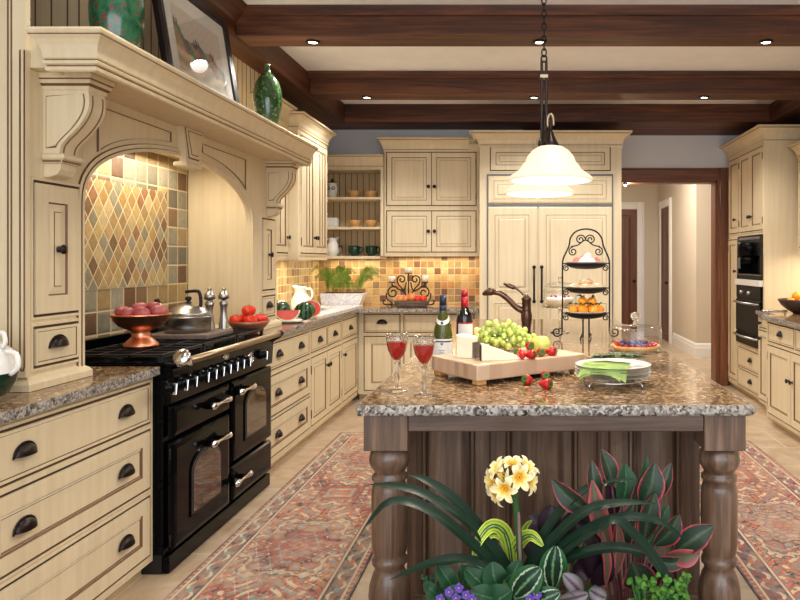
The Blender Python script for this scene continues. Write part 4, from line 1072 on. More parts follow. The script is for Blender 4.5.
# ------------------------------------------------------------ rugs
def rug(name, label, x0, x1, y0, y1, seed, palette, nx=210):
    W, L = x1-x0, y1-y0; ny = int(nx*L/W); rs = np.random.RandomState(seed)
    u = (np.arange(nx)+.5)/nx*W; v = (np.arange(ny)+.5)/ny*L
    U, Vv = np.meshgrid(u, v); ed = np.minimum(np.minimum(U, W-U), np.minimum(Vv, L-Vv))
    def vn(sc_, sd):
        r = np.random.RandomState(sd); n = r.rand(int(L/sc_)+3, int(W/sc_)+3)
        a, b = Vv/sc_, U/sc_; i, j = a.astype(int), b.astype(int); fa, fb = a-i, b-j
        fa = fa*fa*(3-2*fa); fb = fb*fb*(3-2*fb)
        return (n[i, j]*(1-fa)+n[i+1, j]*fa)*(1-fb)+(n[i, j+1]*(1-fa)+n[i+1, j+1]*fa)*fb
    um = np.abs(U-W/2)                       # mirror about the long axis
    per = palette['period']; vm = np.abs(((Vv+per*.3) % per)-per/2)
    red, rust, cre, nav, blu, grn, pnk = [np.array(c) for c in palette['c']]
    col = np.zeros((ny, nx, 3)); col[:] = red
    a = vn(.05, seed+5)
    def put(m, c): col[m] = c
    # field ground wanders between red and rust
    put(vn(.3, seed+1) > .5, rust)
    # vines: sums of mirrored waves
    w1 = np.sin(um*62+3*np.sin(vm*22))+np.sin(vm*55+2*np.sin(um*40)); w2 = np.cos(um*95-vm*38)+np.sin(vm*88+um*20)
    put((np.abs(w1) < .16), nav); put((w1 > 1.35), cre); put((w1 < -1.45), blu); put((np.abs(w2) < .13) & (a > .45), cre); put((w2 > 1.65), grn); put((w2 < -1.7), pnk)
    # medallions with lobed outlines, softly faded into the field
    base = col.copy()
    lob = 1+.14*np.cos(np.arctan2(vm*1.2, um+1e-6)*8)+.05*np.sin(um*90)*np.sin(vm*80)
    dm = np.sqrt((um/(W*.30))**2+(vm/(per*.21))**2)*lob; k = palette['med']
    put((dm < 1.12) & (dm > 1.06), nav); put((dm <= 1.06) & (dm > .97), cre); put((dm <= .97) & (dm > .9), nav*.5+rust*.5); put((dm <= .9) & (w1 > .6), blu); put((dm < .62) & (dm > .58), nav); put((dm <= .58), cre*.5+rust*.5 if k else red); put((dm < .5) & (np.abs(w2) < .5), blu); put(dm < .2, red)
    vb = per/2-vm; bx = (um < W*.17) & (vb < per*.09); put(bx, nav); put((um < W*.155) & (vb < per*.08), red); put((um < W*.11) & (vb < per*.05), blu*.5+cre*.5); put((um < W*.08) & (vb < per*.03), rust)
    col = base*.35+col*.65
    # borders
    bw = palette['bw']
    def band(a0, a1, c): put((ed >= a0) & (ed < a1), c)
    band(0, bw, palette['bg']); tt = np.where(np.minimum(U, W-U) < np.minimum(Vv, L-Vv), Vv, U)
    bm_ = (ed > bw*.28) & (ed < bw*.80); q = np.sin(tt*70); e2 = (ed-bw*.54)/(bw*.26)
    put(bm_ & (np.abs(e2-.7*np.sin(tt*35)) < .22), cre); put(bm_ & (np.abs(e2+.7*np.sin(tt*35)) < .3) & (q > .2), nav); put(bm_ & (np.abs(e2) < .3) & (np.sin(tt*35+1.5) > .8), rust); put(bm_ & (np.abs(e2) < .35) & (np.sin(tt*35+1.5) < -.82), blu)
    band(0, bw*.06, nav); band(bw*.06, bw*.2, red); band(bw*.2, bw*.27, cre); band(bw*.80, bw*.86, nav); band(bw*.86, bw*.95, cre); band(bw*.95, bw, red)
    g_ = (ed > bw*.08) & (ed < bw*.18) & (np.sin(tt*160) > .3); put(g_, blu*.6+cre*.4)
    # wear
    wear = vn(.12, seed+3)*.5+vn(.03, seed+4)*.5; fade = np.array(palette['fade'])
    f = np.clip((wear-.42)*1.6, 0, .55)[..., None]; col = col*(1-f)+fade*f
    col *= (.86+.28*rs.rand(ny, nx, 1)); 
    th = .008
    X = x0+np.arange(nx+1)/nx*W; Y = y0+np.arange(ny+1)/ny*L
    me = bpy.data.meshes.new(name)
    XX, YY = np.meshgrid(X, Y); co_ = np.stack([XX, YY, np.full_like(XX, th)], -1).reshape(-1, 3)
    n0 = len(co_); cb = np.array([[x0, y0, .0005], [x1, y0, .0005], [x1, y1, .0005], [x0, y1, .0005]])
    idx = np.arange(nx*ny); i, j = idx//nx, idx % nx; b0 = i*(nx+1)+j
    faces = np.stack([b0, b0+1, b0+nx+2, b0+nx+1], -1)
    c = [0, nx, (ny+1)*(nx+1)-1, ny*(nx+1)]
    extra = [[n0, n0+1, c[1], c[0]], [n0+1, n0+2, c[2], c[1]], [n0+2, n0+3, c[3], c[2]], [n0+3, n0, c[0], c[3]], [n0+3, n0+2, n0+1, n0]]
    me.from_pydata(np.vstack([co_, cb]).tolist(), [], faces.tolist()+extra)
    at = me.color_attributes.new('Col', 'FLOAT_COLOR', 'CORNER')
    cc = np.ones((len(me.loops), 4)); cc[:, :3] = np.vstack([np.repeat(np.clip(col, 0, 1).reshape(-1, 3), 4, 0), np.tile(np.array(nav), (20, 1))])
    at.data.foreach_set('color', cc.ravel()); me.materials.append(MT['rug'])
    o = bpy.data.objects.new(name, me); C.objects.link(o); tag(o, label, 'rug'); return o
pal1 = dict(c=[S(160,78,54), S(184,104,66), S(196,180,146), S(64,62,62), S(122,138,132), S(116,116,88), S(170,122,98)], bw=.13, bg=np.array(S(134,100,82)), period=1.5, med=0, fade=S(180,150,122))
rug('runner_rug', 'faded red runner rug between the range and the island', -1.445, -.70, 1.5, 5.48, 11, pal1)
pal2 = dict(c=[S(176,88,62), S(190,108,72), S(214,196,160), S(50,56,66), S(110,124,128), S(120,116,90), S(190,130,110)], bw=.15, bg=np.array(S(140,84,78)), period=1.7, med=1, fade=S(176,140,112))
rug('runner_rug', 'rust and cream runner rug right of the island', .952, 1.715, 1.5, 5.22, 23, pal2)

# ------------------------------------------------------------ things on the mantel
MZ = 2.1552
def lathe_thing(name, label, cat, loc, prof, mat, seg=32, group=None, part='body'):
    t = thing(name, label, cat, loc, 0, group); g = G(); g.lathe(prof, mat, seg); g.obj(part, t); return t
Yv = 2.66; xv = Xx(117, Yv)
g = G(); g.lathe([(0, .004), (.055, 0), (.075, .02), (.092, .07), (.101, .13), (.103, .19), (.098, .25), (.08, .31), (.055, .345), (.045, .36), (.055, .385), (.048, .385), (.038, .362), (0, .34)], 'vase1', 40)
o = g.obj('vase'); o.location = (-1.565, Yv, MZ); o.scale = (.93,)*3; tag(o, 'green crackle glazed vase with red spots at the left of the mantel', 'vase')
Yv = Yx(267.5, -1.545)
g = G(); g.lathe([(0, .004), (.038, 0), (.05, .02), (.066, .07), (.078, .13), (.083, .18), (.08, .23), (.066, .28), (.042, .315), (.02, .335), (.014, .35), (.013, .375), (.017, .385), (.012, .387), (.008, .37), (0, .36)], 'vase2', 40)
o = g.obj('vase'); o.location = (-1.545, Yv, MZ); o.scale = (1.02, 1.02, 1.04); tag(o, 'olive green bottle vase at the right end of the mantel', 'vase')
# framed picture leaning back
def picture():
    ya_, yb_ = 3.14, 3.92; h_ = .58; w = yb_-ya_
    t = thing('framed_picture', 'landscape picture in a dark frame leaning on the mantel', 'picture', (-1.60, ya_, MZ), 0)
    t.rotation_euler = (0, 0, 0)
    R = M.Rotation(-.16, 4, 'Y') @ M.Rotation(R90, 4, 'Z')   # local x -> +Y, face to +X, leaning back
    g = G(); g.M = R
    g.rings(0, w, 0, h_, [(0, .025), (0, 0), (.008, -.012), (.045, -.006), (.05, .004)], 'mat_paper', 'frame')
    g.f([g.v((0, .025, 0)), g.v((w, .025, 0)), g.v((w, .025, h_)), g.v((0, .025, h_))], 'frame'); g.obj('frame', t)
    g = G(); g.M = R; g.rings(.05, w-.05, .05, h_-.05, [(0, .0035), (.075, .0035), (.078, .005)], 'mat_paper', 'mat_paper'); g.obj('mat_board', t)
    nx, ny = 90, 60; a, b, c, d = .13, w-.13, .13, h_-.13
    me = bpy.data.meshes.new('print'); vs = []; fs = []; cols = []
    Ri = R.to_3x3()
    for j in range(ny+1):
        for i in range(nx+1): vs.append(tuple(Ri @ V((a+(b-a)*i/nx, .003, c+(d-c)*j/ny))))
    rs = np.random.RandomState(5); ph = rs.rand(8)*6
    for j in range(ny):
        for i in range(nx):
            u, v_ = (i+.5)/nx, (j+.5)/ny; fs.append((j*(nx+1)+i, j*(nx+1)+i+1, (j+1)*(nx+1)+i+1, (j+1)*(nx+1)+i))
            hill = .62-.22*u+.05*math.sin(u*11+ph[0])+.03*math.sin(u*31+ph[1]); tree = hill+.16*max(0, math.sin(u*17+1))*(.3+.7*abs(math.sin(u*63)))
            nz = .03*math.sin(u*60+ph[2])*math.sin(v_*47)+.03*rs.rand()
            if v_ > tree: q = (.42+.1*v_, .36+.1*v_, .30+.09*v_)
            elif v_ > hill: q = (.07, .06, .06)
            elif v_ > hill-.22: q = (.22+.14*math.sin(u*20+v_*14), .16+.06*math.sin(u*23), .12)
            else:
                s_ = math.sin((v_-.3*u)*26+3*math.sin(u*5)); q = (.42+.13*s_, .32+.09*s_, .20+.06*s_)
            cols += [tuple(max(0, x*1.35+nz) for x in q)+(1,)]*4
    me.from_pydata(vs, [], fs); at = me.color_attributes.new('Col', 'FLOAT_COLOR', 'CORNER'); at.data.foreach_set('color', np.array(cols, dtype=np.float32).ravel()); me.materials.append(MT['paint'])
    o = bpy.data.objects.new('print', me); C.objects.link(o); o.parent = t
    g = G(); g.M = R; g.box(.05, w-.05, .0005, .002, .05, h_-.05, 'pane_low'); g.obj('glazing', t)
picture()

# ------------------------------------------------------------ on the range
HZ = .9575
t = thing('footed_bowl', 'shiny copper footed bowl of red potatoes on the range', 'bowl', (Xx(141, 3.31), 3.31, HZ))
sB = 3.31/690
g = G(); g.lathe([(0, .0), (.077, 0), (.079, .008), (.07, .02), (.046, .042), (.038, .052), (.043, .062), (.036, .07), (.06, .082), (.095, .10), (.118, .125), (.127, .15), (.131, .152), (.129, .157), (.120, .15), (.10, .118), (.06, .092), (0, .085)], 'copper', 40); g.obj('bowl', t)
g = G(); g.tube([(.13*math.cos(a), .13*math.sin(a), .153) for a in [2*PI*k/36 for k in range(36)]], .004, 'copper', 8, True); g.obj('rim', t)
cx_, cy_ = t.location.x, t.location.y
pots = [(-.075, -.02, .158, 'red potato at the left of the copper bowl'), (-.03, -.06, .155, 'red potato at the front of the copper bowl'), (.035, -.055, .157, 'red potato right of the front one in the copper bowl'), (.085, .0, .162, 'red potato at the right of the copper bowl'), (-.02, .02, .175, 'red potato on top of the pile in the copper bowl'), (.04, .04, .178, 'red potato at the back of the copper bowl'), (.0, -.01, .128, 'red potato buried under the others in the copper bowl')]
for k, (dx, dy, dz, lb) in enumerate(pots):
    g = G(); g.sphere((0, 0, 0), (.040, .032, .029), 'potato', 18, 12)
    rr = random.Random(k)
    for v_ in g.bm.verts: v_.co += v_.co.normalized()*.0025*math.sin(v_.co.x*90+k)*math.cos(v_.co.y*110)
    o = g.obj('potato'); o.location = (cx_+dx, cy_+dy, HZ+dz+.006); o.rotation_euler = (rr.uniform(-.4, .4), rr.uniform(-.3, .3), rr.uniform(0, 3)); tag(o, lb, 'potato', 'red potatoes in the copper bowl')
# saute pan and kettle
px_, py_ = Xx(186, 3.72), 3.74
t = thing('serving_board', 'dark grey board under the steel pan on the range', 'board', (px_+.01, py_, HZ)); g = G(); g.box(-.165, .165, -.15, .17, 0, .026, 'rind', .006, 2); g.obj('board', t)
t = thing('saucepan', 'stainless steel pan with a rolled rim on the range', 'pan', (px_, py_, HZ+.0265))
g = G(); g.lathe([(0, 0), (.108, 0), (.114, .006), (.116, .03), (.117, .078), (.124, .082), (.121, .086), (.113, .08), (.112, .01), (0, .008)], 'steel', 40); g.obj('pan_body', t)
g = G(); g.tube(catmull([V((-.10, -.05, .066)), V((-.15, -.08, .08)), V((-.175, -.10, .10))], 8), [.012]*9 if False else .010, 'iron', 10); g.obj('handle', t)
t = thing('kettle', 'steel lidded pot with a black arched handle nested in the pan', 'kettle', (px_+.004, py_+.0, HZ+.0265+.0085))
g = G(); g.lathe([(0, .0), (.10, .0), (.104, .01), (.104, .085), (.108, .092), (.10, .098), (.085, .118), (.055, .135), (.03, .143), (.02, .146), (0, .146)], 'steel', 40); g.obj('body', t)
g = G(); g.lathe([(0, .146), (.018, .146), (.014, .152), (.008, .156), (.014, .164), (.017, .172), (.012, .182), (0, .184)], 'iron', 16); g.obj('lid_knob', t)
g = G(); g.tube(catmull([V((.064, 0, .115)), V((.067, 0, .16)), V((.06, 0, .20)), V((.045, 0, .212)), V((.0, 0, .209)), V((-.015, 0, .207))], 24), .009, 'iron', 10); g.obj('handle', t)
g = G(); g.tube([(-.095, -.01, .07), (-.13, -.02, .11), (-.152, -.026, .15)], [.02, .014, .011], 'steel', 12); g.tube([(-.15, -.0255, .146), (-.16, -.028, .17)], .013, 'iron', 10); g.obj('spout', t)
mill = [(0, 0), (.030, 0), (.031, .01), (.027, .02), (.029, .04), (.024, .06), (.019, .10), (.018, .13), (.023, .155), (.026, .165), (.020, .17), (.020, .178), (.029, .19), (.031, .205), (.026, .222), (.014, .232), (.006, .235), (.011, .243), (.012, .25), (.007, .256), (0, .257)]
t = lathe_thing('pepper_mill', 'left of the two steel pepper mills beside the pan', 'pepper mill', (Xx(209.5, 3.98), 3.98, HZ), mill[:12]+[], 'steel', 24, 'steel pepper mills on the range')
g = G(); g.lathe([(0, .178)]+mill[12:], 'steel', 24); g.obj('top', t)
dup(t, (Xx(223.8, 4.03), 4.03, HZ), 0, 'right of the two steel pepper mills, nearer the tomatoes')
# tomatoes
tx, ty_, = -1.715, 4.315
t = thing('bowl', 'brown metal bowl of tomatoes right of the range', 'bowl', (tx, ty_, .9102))
g = G(); g.lathe([(0, 0), (.05, 0), (.055, .006), (.085, .03), (.11, .055), (.128, .085), (.123, .085), (.104, .058), (.08, .034), (0, .016)], 'brownbowl', 36); g.obj('bowl', t)
tm = [(-.06, -.04, .092, 'tomato at the front left of the tomato bowl'), (.035, -.06, .092, 'tomato at the front right of the tomato bowl'), (-.035, .052, .097, 'tomato at the back left of the tomato bowl'), (.063, .03, .094, 'tomato at the back right of the tomato bowl'), (0, -.0, .148, 'topmost tomato in the tomato bowl')]
tp = None
for dx, dy, dz, lb in tm:
    if tp is None:
        tp = thing('tomato', lb, 'tomato', (tx+dx, ty_+dy, .9102+dz), 0, 'tomatoes in the bowl')
        g = G(); g.lathe([(0, .022), (.008, .025), (.02, .029), (.037, .02), (.043, 0), (.036, -.023), (.017, -.033), (0, -.035)], 'tomato', 24); g.obj('flesh', tp)
        g = G()
        for k in range(5): a = k*2*PI/5; g.leaf([(0, 0, .023), (.01*math.cos(a), .01*math.sin(a), .029), (.026*math.cos(a), .026*math.sin(a), .027)], .007, 'leafg', (0, 0, 1), n=6, seg=2)
        g.tube([(0, 0, .022), (.004, 0, .042)], .002, 'leafg', 6); g.obj('calyx', tp)
    else: dup(tp, (tx+dx, ty_+dy, .9102+dz), dx*50, lb)

# ------------------------------------------------------------ left far counter: melons, pitcher, marble
CZ = .9102
t = thing('marble_board', 'white veined marble slab lying on the corner counter', 'marble board', (0, 0, 0))
g = G(); g.prism([(-1.64, 5.50), (-1.62, 6.98), (-2.11, 6.98), (-2.11, 5.50)], 'Z', CZ, CZ+.012, 'marble'); g.obj('slab', t)
mp_ = (Xx(291.5, 5.14), 5.14)
g = G(); g.lathe([(0, 0), (.07, 0), (.12, .014), (.122, .018), (.07, .006), (0, .005)], 'white', 36); o = g.obj('plate'); o.location = (mp_[0], mp_[1], CZ); tag(o, 'white plate under the cut watermelon', 'plate')
def wedge(lab, loc, r, a0, a1, rz, rx=0, ry=0, back=False):
    """slice of a ball between two meridians: rind shell, white, red flesh"""
    t = thing('watermelon_piece', lab, 'watermelon', loc, 0, 'cut watermelon'); t.rotation_euler = (rx, ry, rz)
    g = G(); n, k_ = 14, 12
    def shell(rad, mat, inner=None):
        rows = [[g.v((rad*1.15*math.cos(PI*j/k_)*-1, rad*math.sin(PI*j/k_)*math.cos(a0+(a1-a0)*i/n), rad*math.sin(PI*j/k_)*math.sin(a0+(a1-a0)*i/n))) for i in range(n+1)] for j in range(k_+1)]
        for j in range(k_):
            for i in range(n): g.f([rows[j][i], rows[j][i+1], rows[j+1][i+1], rows[j+1][i]], mat, True)
    shell(r, 'melon_g'); g.obj('rind', t)
    for nm, r0, r1, mt in (('rind_edge', r, r*.9, 'melon_w'), ('flesh', r*.9, 0, 'melon_r')):
        g = G()
        for a in (a0, a1):
            A = [g.v((-r0*1.15*math.cos(PI*j/k_), r0*math.sin(PI*j/k_)*math.cos(a), r0*math.sin(PI*j/k_)*math.sin(a))) for j in range(k_+1)]
            if r1: 
                B = [g.v((-r1*1.15*math.cos(PI*j/k_), r1*math.sin(PI*j/k_)*math.cos(a), r1*math.sin(PI*j/k_)*math.sin(a))) for j in range(k_+1)]
                for j in range(k_): g.f([A[j], A[j+1], B[j+1], B[j]], mt)
            else: g.f(A, mt)
        g.obj(nm, t, recalc=False)
    return t
wedge('big red watermelon wedge lying at the front of the white plate', (mp_[0]-.02, mp_[1]-.035, CZ+.092), .080, PI*1.5-.05, PI*1.5+.80, .30)
wedge('dark green watermelon chunk right of the red wedge with its rind outwards', (mp_[0]+.075, mp_[1]+.075, CZ+.082), .068, PI*.55, PI*1.55, .5)
wedge('watermelon half standing with its red face to the front behind the plate', (mp_[0]+.07, mp_[1]+.24, CZ+.084), .070, -PI/2-.1, PI/2-.1, .15)
t = thing('watermelon', 'uncut dark green watermelon end behind the red wedge', 'watermelon', (-1.875, 5.31, CZ+.078)); g = G(); g.sphere((0, 0, 0), (.085, .085, .078), 'melon_g', 24, 16); g.obj('rind', t)
# cream serving dish on the slab
g = G(); g.lathe([(0, 0), (.08, 0), (.14, .02), (.16, .025), (.162, .03), (.14, .026), (.08, .008), (0, .006)], 'white', 36); o = g.obj('serving_dish'); o.location = (-1.93, 6.30, CZ+.0125); o.scale = (1, 1, 1); tag(o, 'shallow cream serving dish on the marble slab', 'dish')
# white jug
def jug(name, label, loc, h, r, rz=0, group=None, mat='white'):
    t = thing(name, label, 'pitcher', loc, rz, group)
    g = G(); P_ = [(0, 0), (.62*r, 0), (.66*r, .03*h), (.95*r, .22*h), (r, .38*h), (.9*r, .55*h), (.62*r, .74*h), (.56*r, .82*h), (.66*r, .96*h), (.70*r, h), (.64*r, h), (.50*r, .82*h), (.8*r, .5*h), (.85*r, .35*h), (0, .04*h)]
    g.lathe(P_, mat, 28)
    for v_ in g.bm.verts:
        if v_.co.z > .85*h and v_.co.x > 0 and abs(v_.co.y) < .45*r: v_.co.x *= 1+.45*(v_.co.z-.85*h)/(.15*h); v_.co.z += .05*h*(v_.co.z > .95*h)
    g.obj('body', t)
    g = G(); g.tube(catmull([V((-.60*r, 0, .9*h)), V((-1.15*r, 0, .93*h)), V((-1.35*r, 0, .68*h)), V((-.92*r, 0, .42*h))], 15), .09*r, mat, 8); g.obj('handle', t)
    return t
jug('pitcher', 'white pitcher with a wide lip behind the watermelon', (Xx(301, 5.95), 5.95, CZ+.0125), .22, .085, PI*.9)
# fern trough
fx, fy = Xx(343.5, 7.06), 7.08
t = thing('fern_planter', 'leafy green fern in a white marble trough on the corner counter', 'plant', (fx, fy, CZ+.0005))
g = G(); g.box(-.205, .17, -.085, .085, 0.0, .128, 'marble'); 
for v_ in g.bm.verts:
    if v_.co.z > .1: v_.co.x += .055 if v_.co.x > 0 else -.02
g.obj('trough', t)
g = G(); g.box(-.19, .19, -.07, .07, .1285, .134, 'soil'); g.obj('soil', t)
g = G(); rr = random.Random(4)
for k in range(36):
    bx, by = rr.uniform(-.17, .17), rr.uniform(-.05, .05); a = rr.uniform(-1, 1); Lf = rr.uniform(.16, .30)
    dx, dy = a*.10+bx*.30, -abs(rr.gauss(0, .05))-.01
    p = [V((bx, by, .13)), V((bx+dx*.4, by+dy*.5, .13+Lf*.55)), V((bx+dx, by+dy, .13+Lf*.9)), V((bx+dx*1.5+a*.03, by+dy*1.3, .13+Lf*.72))]
    cr = catmull(p, 21); g.tube(cr, .0016, 'l_fern', 4)
    for i in range(3, len(cr)-1):
        d = (cr[i+1]-cr[i-1]).normalized(); w = .026*math.sin(PI*(i/len(cr))**.8)+.004
        for sd in (-1, 1):
            s_ = d.cross(V((0, -1, .2))).normalized()*sd
            g.leaf([cr[i], cr[i]+s_*w*.55+d*.006, cr[i]+s_*w+d*.012-V((0, 0, .003))], .0075, 'l_fern', (0, -1, .4), n=2, seg=2)
g.obj('foliage', t, recalc=False)

# ------------------------------------------------------------ shelf things
def sx(x): return Xx(x, 7.08)
zb = [SH[0]+.0005, SH[1]+.0005, SH[2]+.0005]
bowl_p = [(0, 0), (.034, 0), (.036, .006), (.05, .02), (.062, .05), (.064, .075), (.058, .076), (.055, .05), (.04, .02), (0, .012)]
pb = None
for (x, z, lb) in ((354, 2, 'left honey wood bowl on the top shelf'), (371, 2, 'right honey wood bowl on the top shelf'), (355, 1, 'left honey wood bowl on the middle shelf'), (371, 1, 'right honey wood bowl on the middle shelf')):
    if pb is None:
        g = G(); g.lathe(bowl_p, 'bowlwood', 28); pb = g.obj('wooden_bowl'); o = pb
    else: o = pb.copy(); C.objects.link(o)
    o.location = (sx(x), 7.08, zb[z]); tag(o, lb, 'bowl', 'wooden bowls on the open shelves')
cp = None
for x, lb in ((354, 'left dark green cup on the bottom shelf'), (371.5, 'right dark green cup on the bottom shelf')):
    if cp is None:
        cp = thing('cup', lb, 'cup', (sx(x), 7.08, zb[0]), 0, 'green cups on the bottom shelf')
        g = G(); g.lathe([(0, 0), (.035, 0), (.037, .008), (.05, .02), (.057, .05), (.058, .105), (.054, .106), (.052, .05), (.04, .02), (0, .014)], 'cupgreen', 28); g.obj('body', cp)
        g = G(); g.tube(catmull([V((.055, 0, .09)), V((.082, 0, .085)), V((.085, 0, .05)), V((.054, 0, .03))], 12), .007, 'cupgreen', 8); g.obj('handle', cp)
    else: dup(cp, (sx(x), 7.08, zb[0]), 0, lb)
jug('pitcher', 'small white pitcher on the bottom open shelf', (sx(333), 7.07, zb[0]), .185, .072, 0)
t = thing('butter_dish', 'white covered dish on the middle open shelf', 'dish', (sx(332.5), 7.07, zb[1])); g = G(); g.box(-.075, .065, -.045, .045, .008, .10, 'white', .02, 3); g.obj('cover', t); g = G(); g.box(-.085, .078, -.055, .055, 0, .01, 'white', .004); g.obj('base', t)
g = G(); g.tube([(-.055, 0, .098), (-.06, 0, .13), (-.045, 0, .14)], .008, 'white', 8); g.obj('knob', t)
t = thing('jar', 'white lidded jar with black scrollwork on the top shelf', 'jar', (sx(332.5), 7.07, zb[2])); g = G(); g.lathe([(0, 0), (.038, 0), (.045, .03), (.054, .09), (.05, .125), (.04, .14), (.045, .15), (.047, .155), (0, .156)], 'ceramic', 28); g.obj('body', t)
g = G(); g.lathe([(.046, .156), (.04, .165), (.015, .175), (.01, .185), (.014, .195), (0, .20)], 'cupgreen', 20); g.obj('lid', t)
g = G()
for sd in (-1, 1): g.tube([p+V((0, 0, 0)) for p in spiral((sd*.024, -.055, .10), .020, .005, PI if sd > 0 else 0, 1.3*sd)], .003, 'iron', 6)
g.obj('scroll', t)
g = G(); g.lathe([(0, 0), (.022, 0), (.026, .05), (.022, .11), (.019, .11), (.022, .05), (.018, .004), (0, .004)], 'glass', 20); o = g.obj('small_glass'); o.location = (sx(341), 7.05, zb[0]); tag(o, 'small clear glass beside the white pitcher on the bottom shelf', 'glass')

# ------------------------------------------------------------ iron candle stand and fruit basket on the back counter
cx, cy = Xx(408.5, 7.0), 7.0; k_ = 7.0/690
t = thing('candle_stand', 'black wrought iron scroll candle stand on the back counter', 'candle holder', (cx, cy, CZ))
g = G()
zt = Zy(273, 7.0)-CZ; zs_ = Zy(282, 7.0)-CZ; xs_ = 16.5*k_
R_ = .0075; q_ = k_
for sd in (-1, 1):
    def pp(l): return [V((sd*x*q_, 0, z*q_)) for x, z in l]
    up = [(6.8+(4.6-3.6*t/14)*math.cos(-.2+t*.55), 26.5+(4.6-3.6*t/14)*math.sin(-.2+t*.55)) for t in range(15)]
    g.tube(catmull(pp([(1, 2), (2.2, 10), (6, 17), (10, 21.5)]+up[::1]), 60), R_, 'iron', 6)
    lo = [(15.5+(6.8-5.4*t/16)*math.cos(PI*1.0-t*.58), 13.5+(6.8-5.4*t/16)*math.sin(PI*1.0-t*.58)) for t in range(17)]
    g.tube(catmull(pp([(2.2, 24), (3.2, 19), (5.5, 15)]+lo[1:]), 66), R_, 'iron', 6)
    g.tube(catmull(pp([(22.3, 13), (21.5, 7), (16, 3.0), (20, 1.2), (24.5, 2.2), (25.5, 5.0), (23.8, 6)]), 30), R_, 'iron', 6)
    g.tube(catmull(pp([(12, 19), (16, 20.5), (16.5, 23)]), 8), R_, 'iron', 6)
g.tube([(0, 0, 0.004), (0, 0, zt-.006)], R_, 'iron', 6)
g.tube([(-.18, 0, .009), (.18, 0, .009)], R_, 'iron', 6); g.tube([(-.05, -.05, .008), (-.05, .05, .008)], R_, 'iron', 6); g.tube([(.05, -.05, .008), (.05, .05, .008)], R_, 'iron', 6)
g.obj('scroll_frame', t)
for (dx, z) in ((0, zt), (-xs_, zs_), (xs_, zs_)):
    g = G(); g.lathe([(0, -.008), (.03, -.008), (.042, 0), (.040, .001), (0, -.004)], 'iron', 20, (dx, 0, z)); g.obj('candle_cup', t)
cd = None
for (dx, z, h_, lb) in ((0, zt, .058, 'middle pillar candle, highest on the iron stand'), (-xs_, zs_, .058, 'left pillar candle on the iron stand'), (xs_, zs_, .066, 'right pillar candle on the iron stand')):
    t = thing('candle', lb, 'candle', (cx+dx, cy, CZ+z-.003), 0, 'cream pillar candles'); g = G(); g.lathe([(0, 0), (.034, 0), (.034, h_), (.03, h_+.003), (.02, h_-.002), (0, h_-.002)], 'wax', 24); g.obj('wax', t)
    g = G(); g.tube([(0, 0, h_-.003), (.001, 0, h_+.010)], .0015, 'black', 6); g.obj('wick', t)
bx_, by_ = Xx(412, 6.84), 6.84
t = thing('fruit_basket', 'dark woven oblong basket of fruit in front of the candle stand', 'basket', (bx_, by_, CZ))
g = G(); g.M = M.Diagonal((1, .42, 1, 1))
g.lathe([(0, 0), (.13, 0), (.15, .012), (.17, .045), (.178, .06), (.17, .06), (.155, .04), (.12, .012), (0, .01)], 'rind', 36); g.M = M.Identity(4)
for z, r in ((.015, .152), (.03, .163), (.046, .171), (.06, .176)): g.tube([(r*math.cos(a), .42*r*math.sin(a), z) for a in [2*PI*q/36 for q in range(36)]], .005, 'rind', 6, True)
g.obj('basket', t)
for sd in (-1, 1):
    g = G(); g.tube(catmull([V((sd*.17, -.02, .055)), V((sd*.205, 0, .075)), V((sd*.17, .02, .055))], 10), .005, 'rind', 6); g.obj('handle', t)
pr_ = [(-.115, 'peach at the left end of the fruit basket'), (-.065, 'peach second from the left in the fruit basket'), (-.005, 'biggest peach, highest in the fruit basket'), (.055, 'red plum right of the highest peach in the basket'), (.11, 'red plum at the right end of the fruit basket')]
for k, (dx, lb) in enumerate(pr_):
    r = .038 if k != 2 else .046; g = G(); g.lathe([(0, r*.8), (r*.2, r*.92), (r*.6, r*.82), (r, 0), (r*.7, -r*.75), (0, -r)], 'peach' if k < 3 else 'tomato', 22)
    for i_ in range(1): pass
    o = g.obj('peach' if k < 3 else 'plum'); bmm = o.data
    o.location = (bx_+dx, by_, CZ+.05+r*.85-(.0 if k != 2 else -.006)); tag(o, lb, 'fruit', 'fruit in the basket')
    for p in bmm.polygons: p.use_smooth = True

# bowl of oranges on the right counter
bx_, by_ = 2.40, 5.98
t = thing('bowl', 'wide dark wooden bowl of oranges on the right counter', 'bowl', (bx_, by_, CZ))
g = G(); g.lathe([(0, 0), (.055, 0), (.06, .008), (.10, .03), (.155, .075), (.185, .125), (.178, .127), (.145, .08), (.095, .042), (0, .02)], 'darkwood', 40); g.obj('bowl', t)
for k, (dx, dy, dz, lb) in enumerate(((-.09, -.03, .105, 'orange at the left of the dark wooden bowl'), (-.01, -.07, .10, 'orange at the front of the dark wooden bowl'), (-.02, .06, .12, 'orange at the back of the dark wooden bowl'), (.07, -.01, .11, 'orange at the right of the dark wooden bowl'), (-.03, 0, .155, 'topmost orange in the dark wooden bowl'))):
    g = G(); g.sphere((0, 0, 0), (.038, .038, .036), 'orange', 24, 14); o = g.obj('orange'); o.location = (bx_+dx, by_+dy, CZ+dz); tag(o, lb, 'orange', 'oranges in the dark wooden bowl')

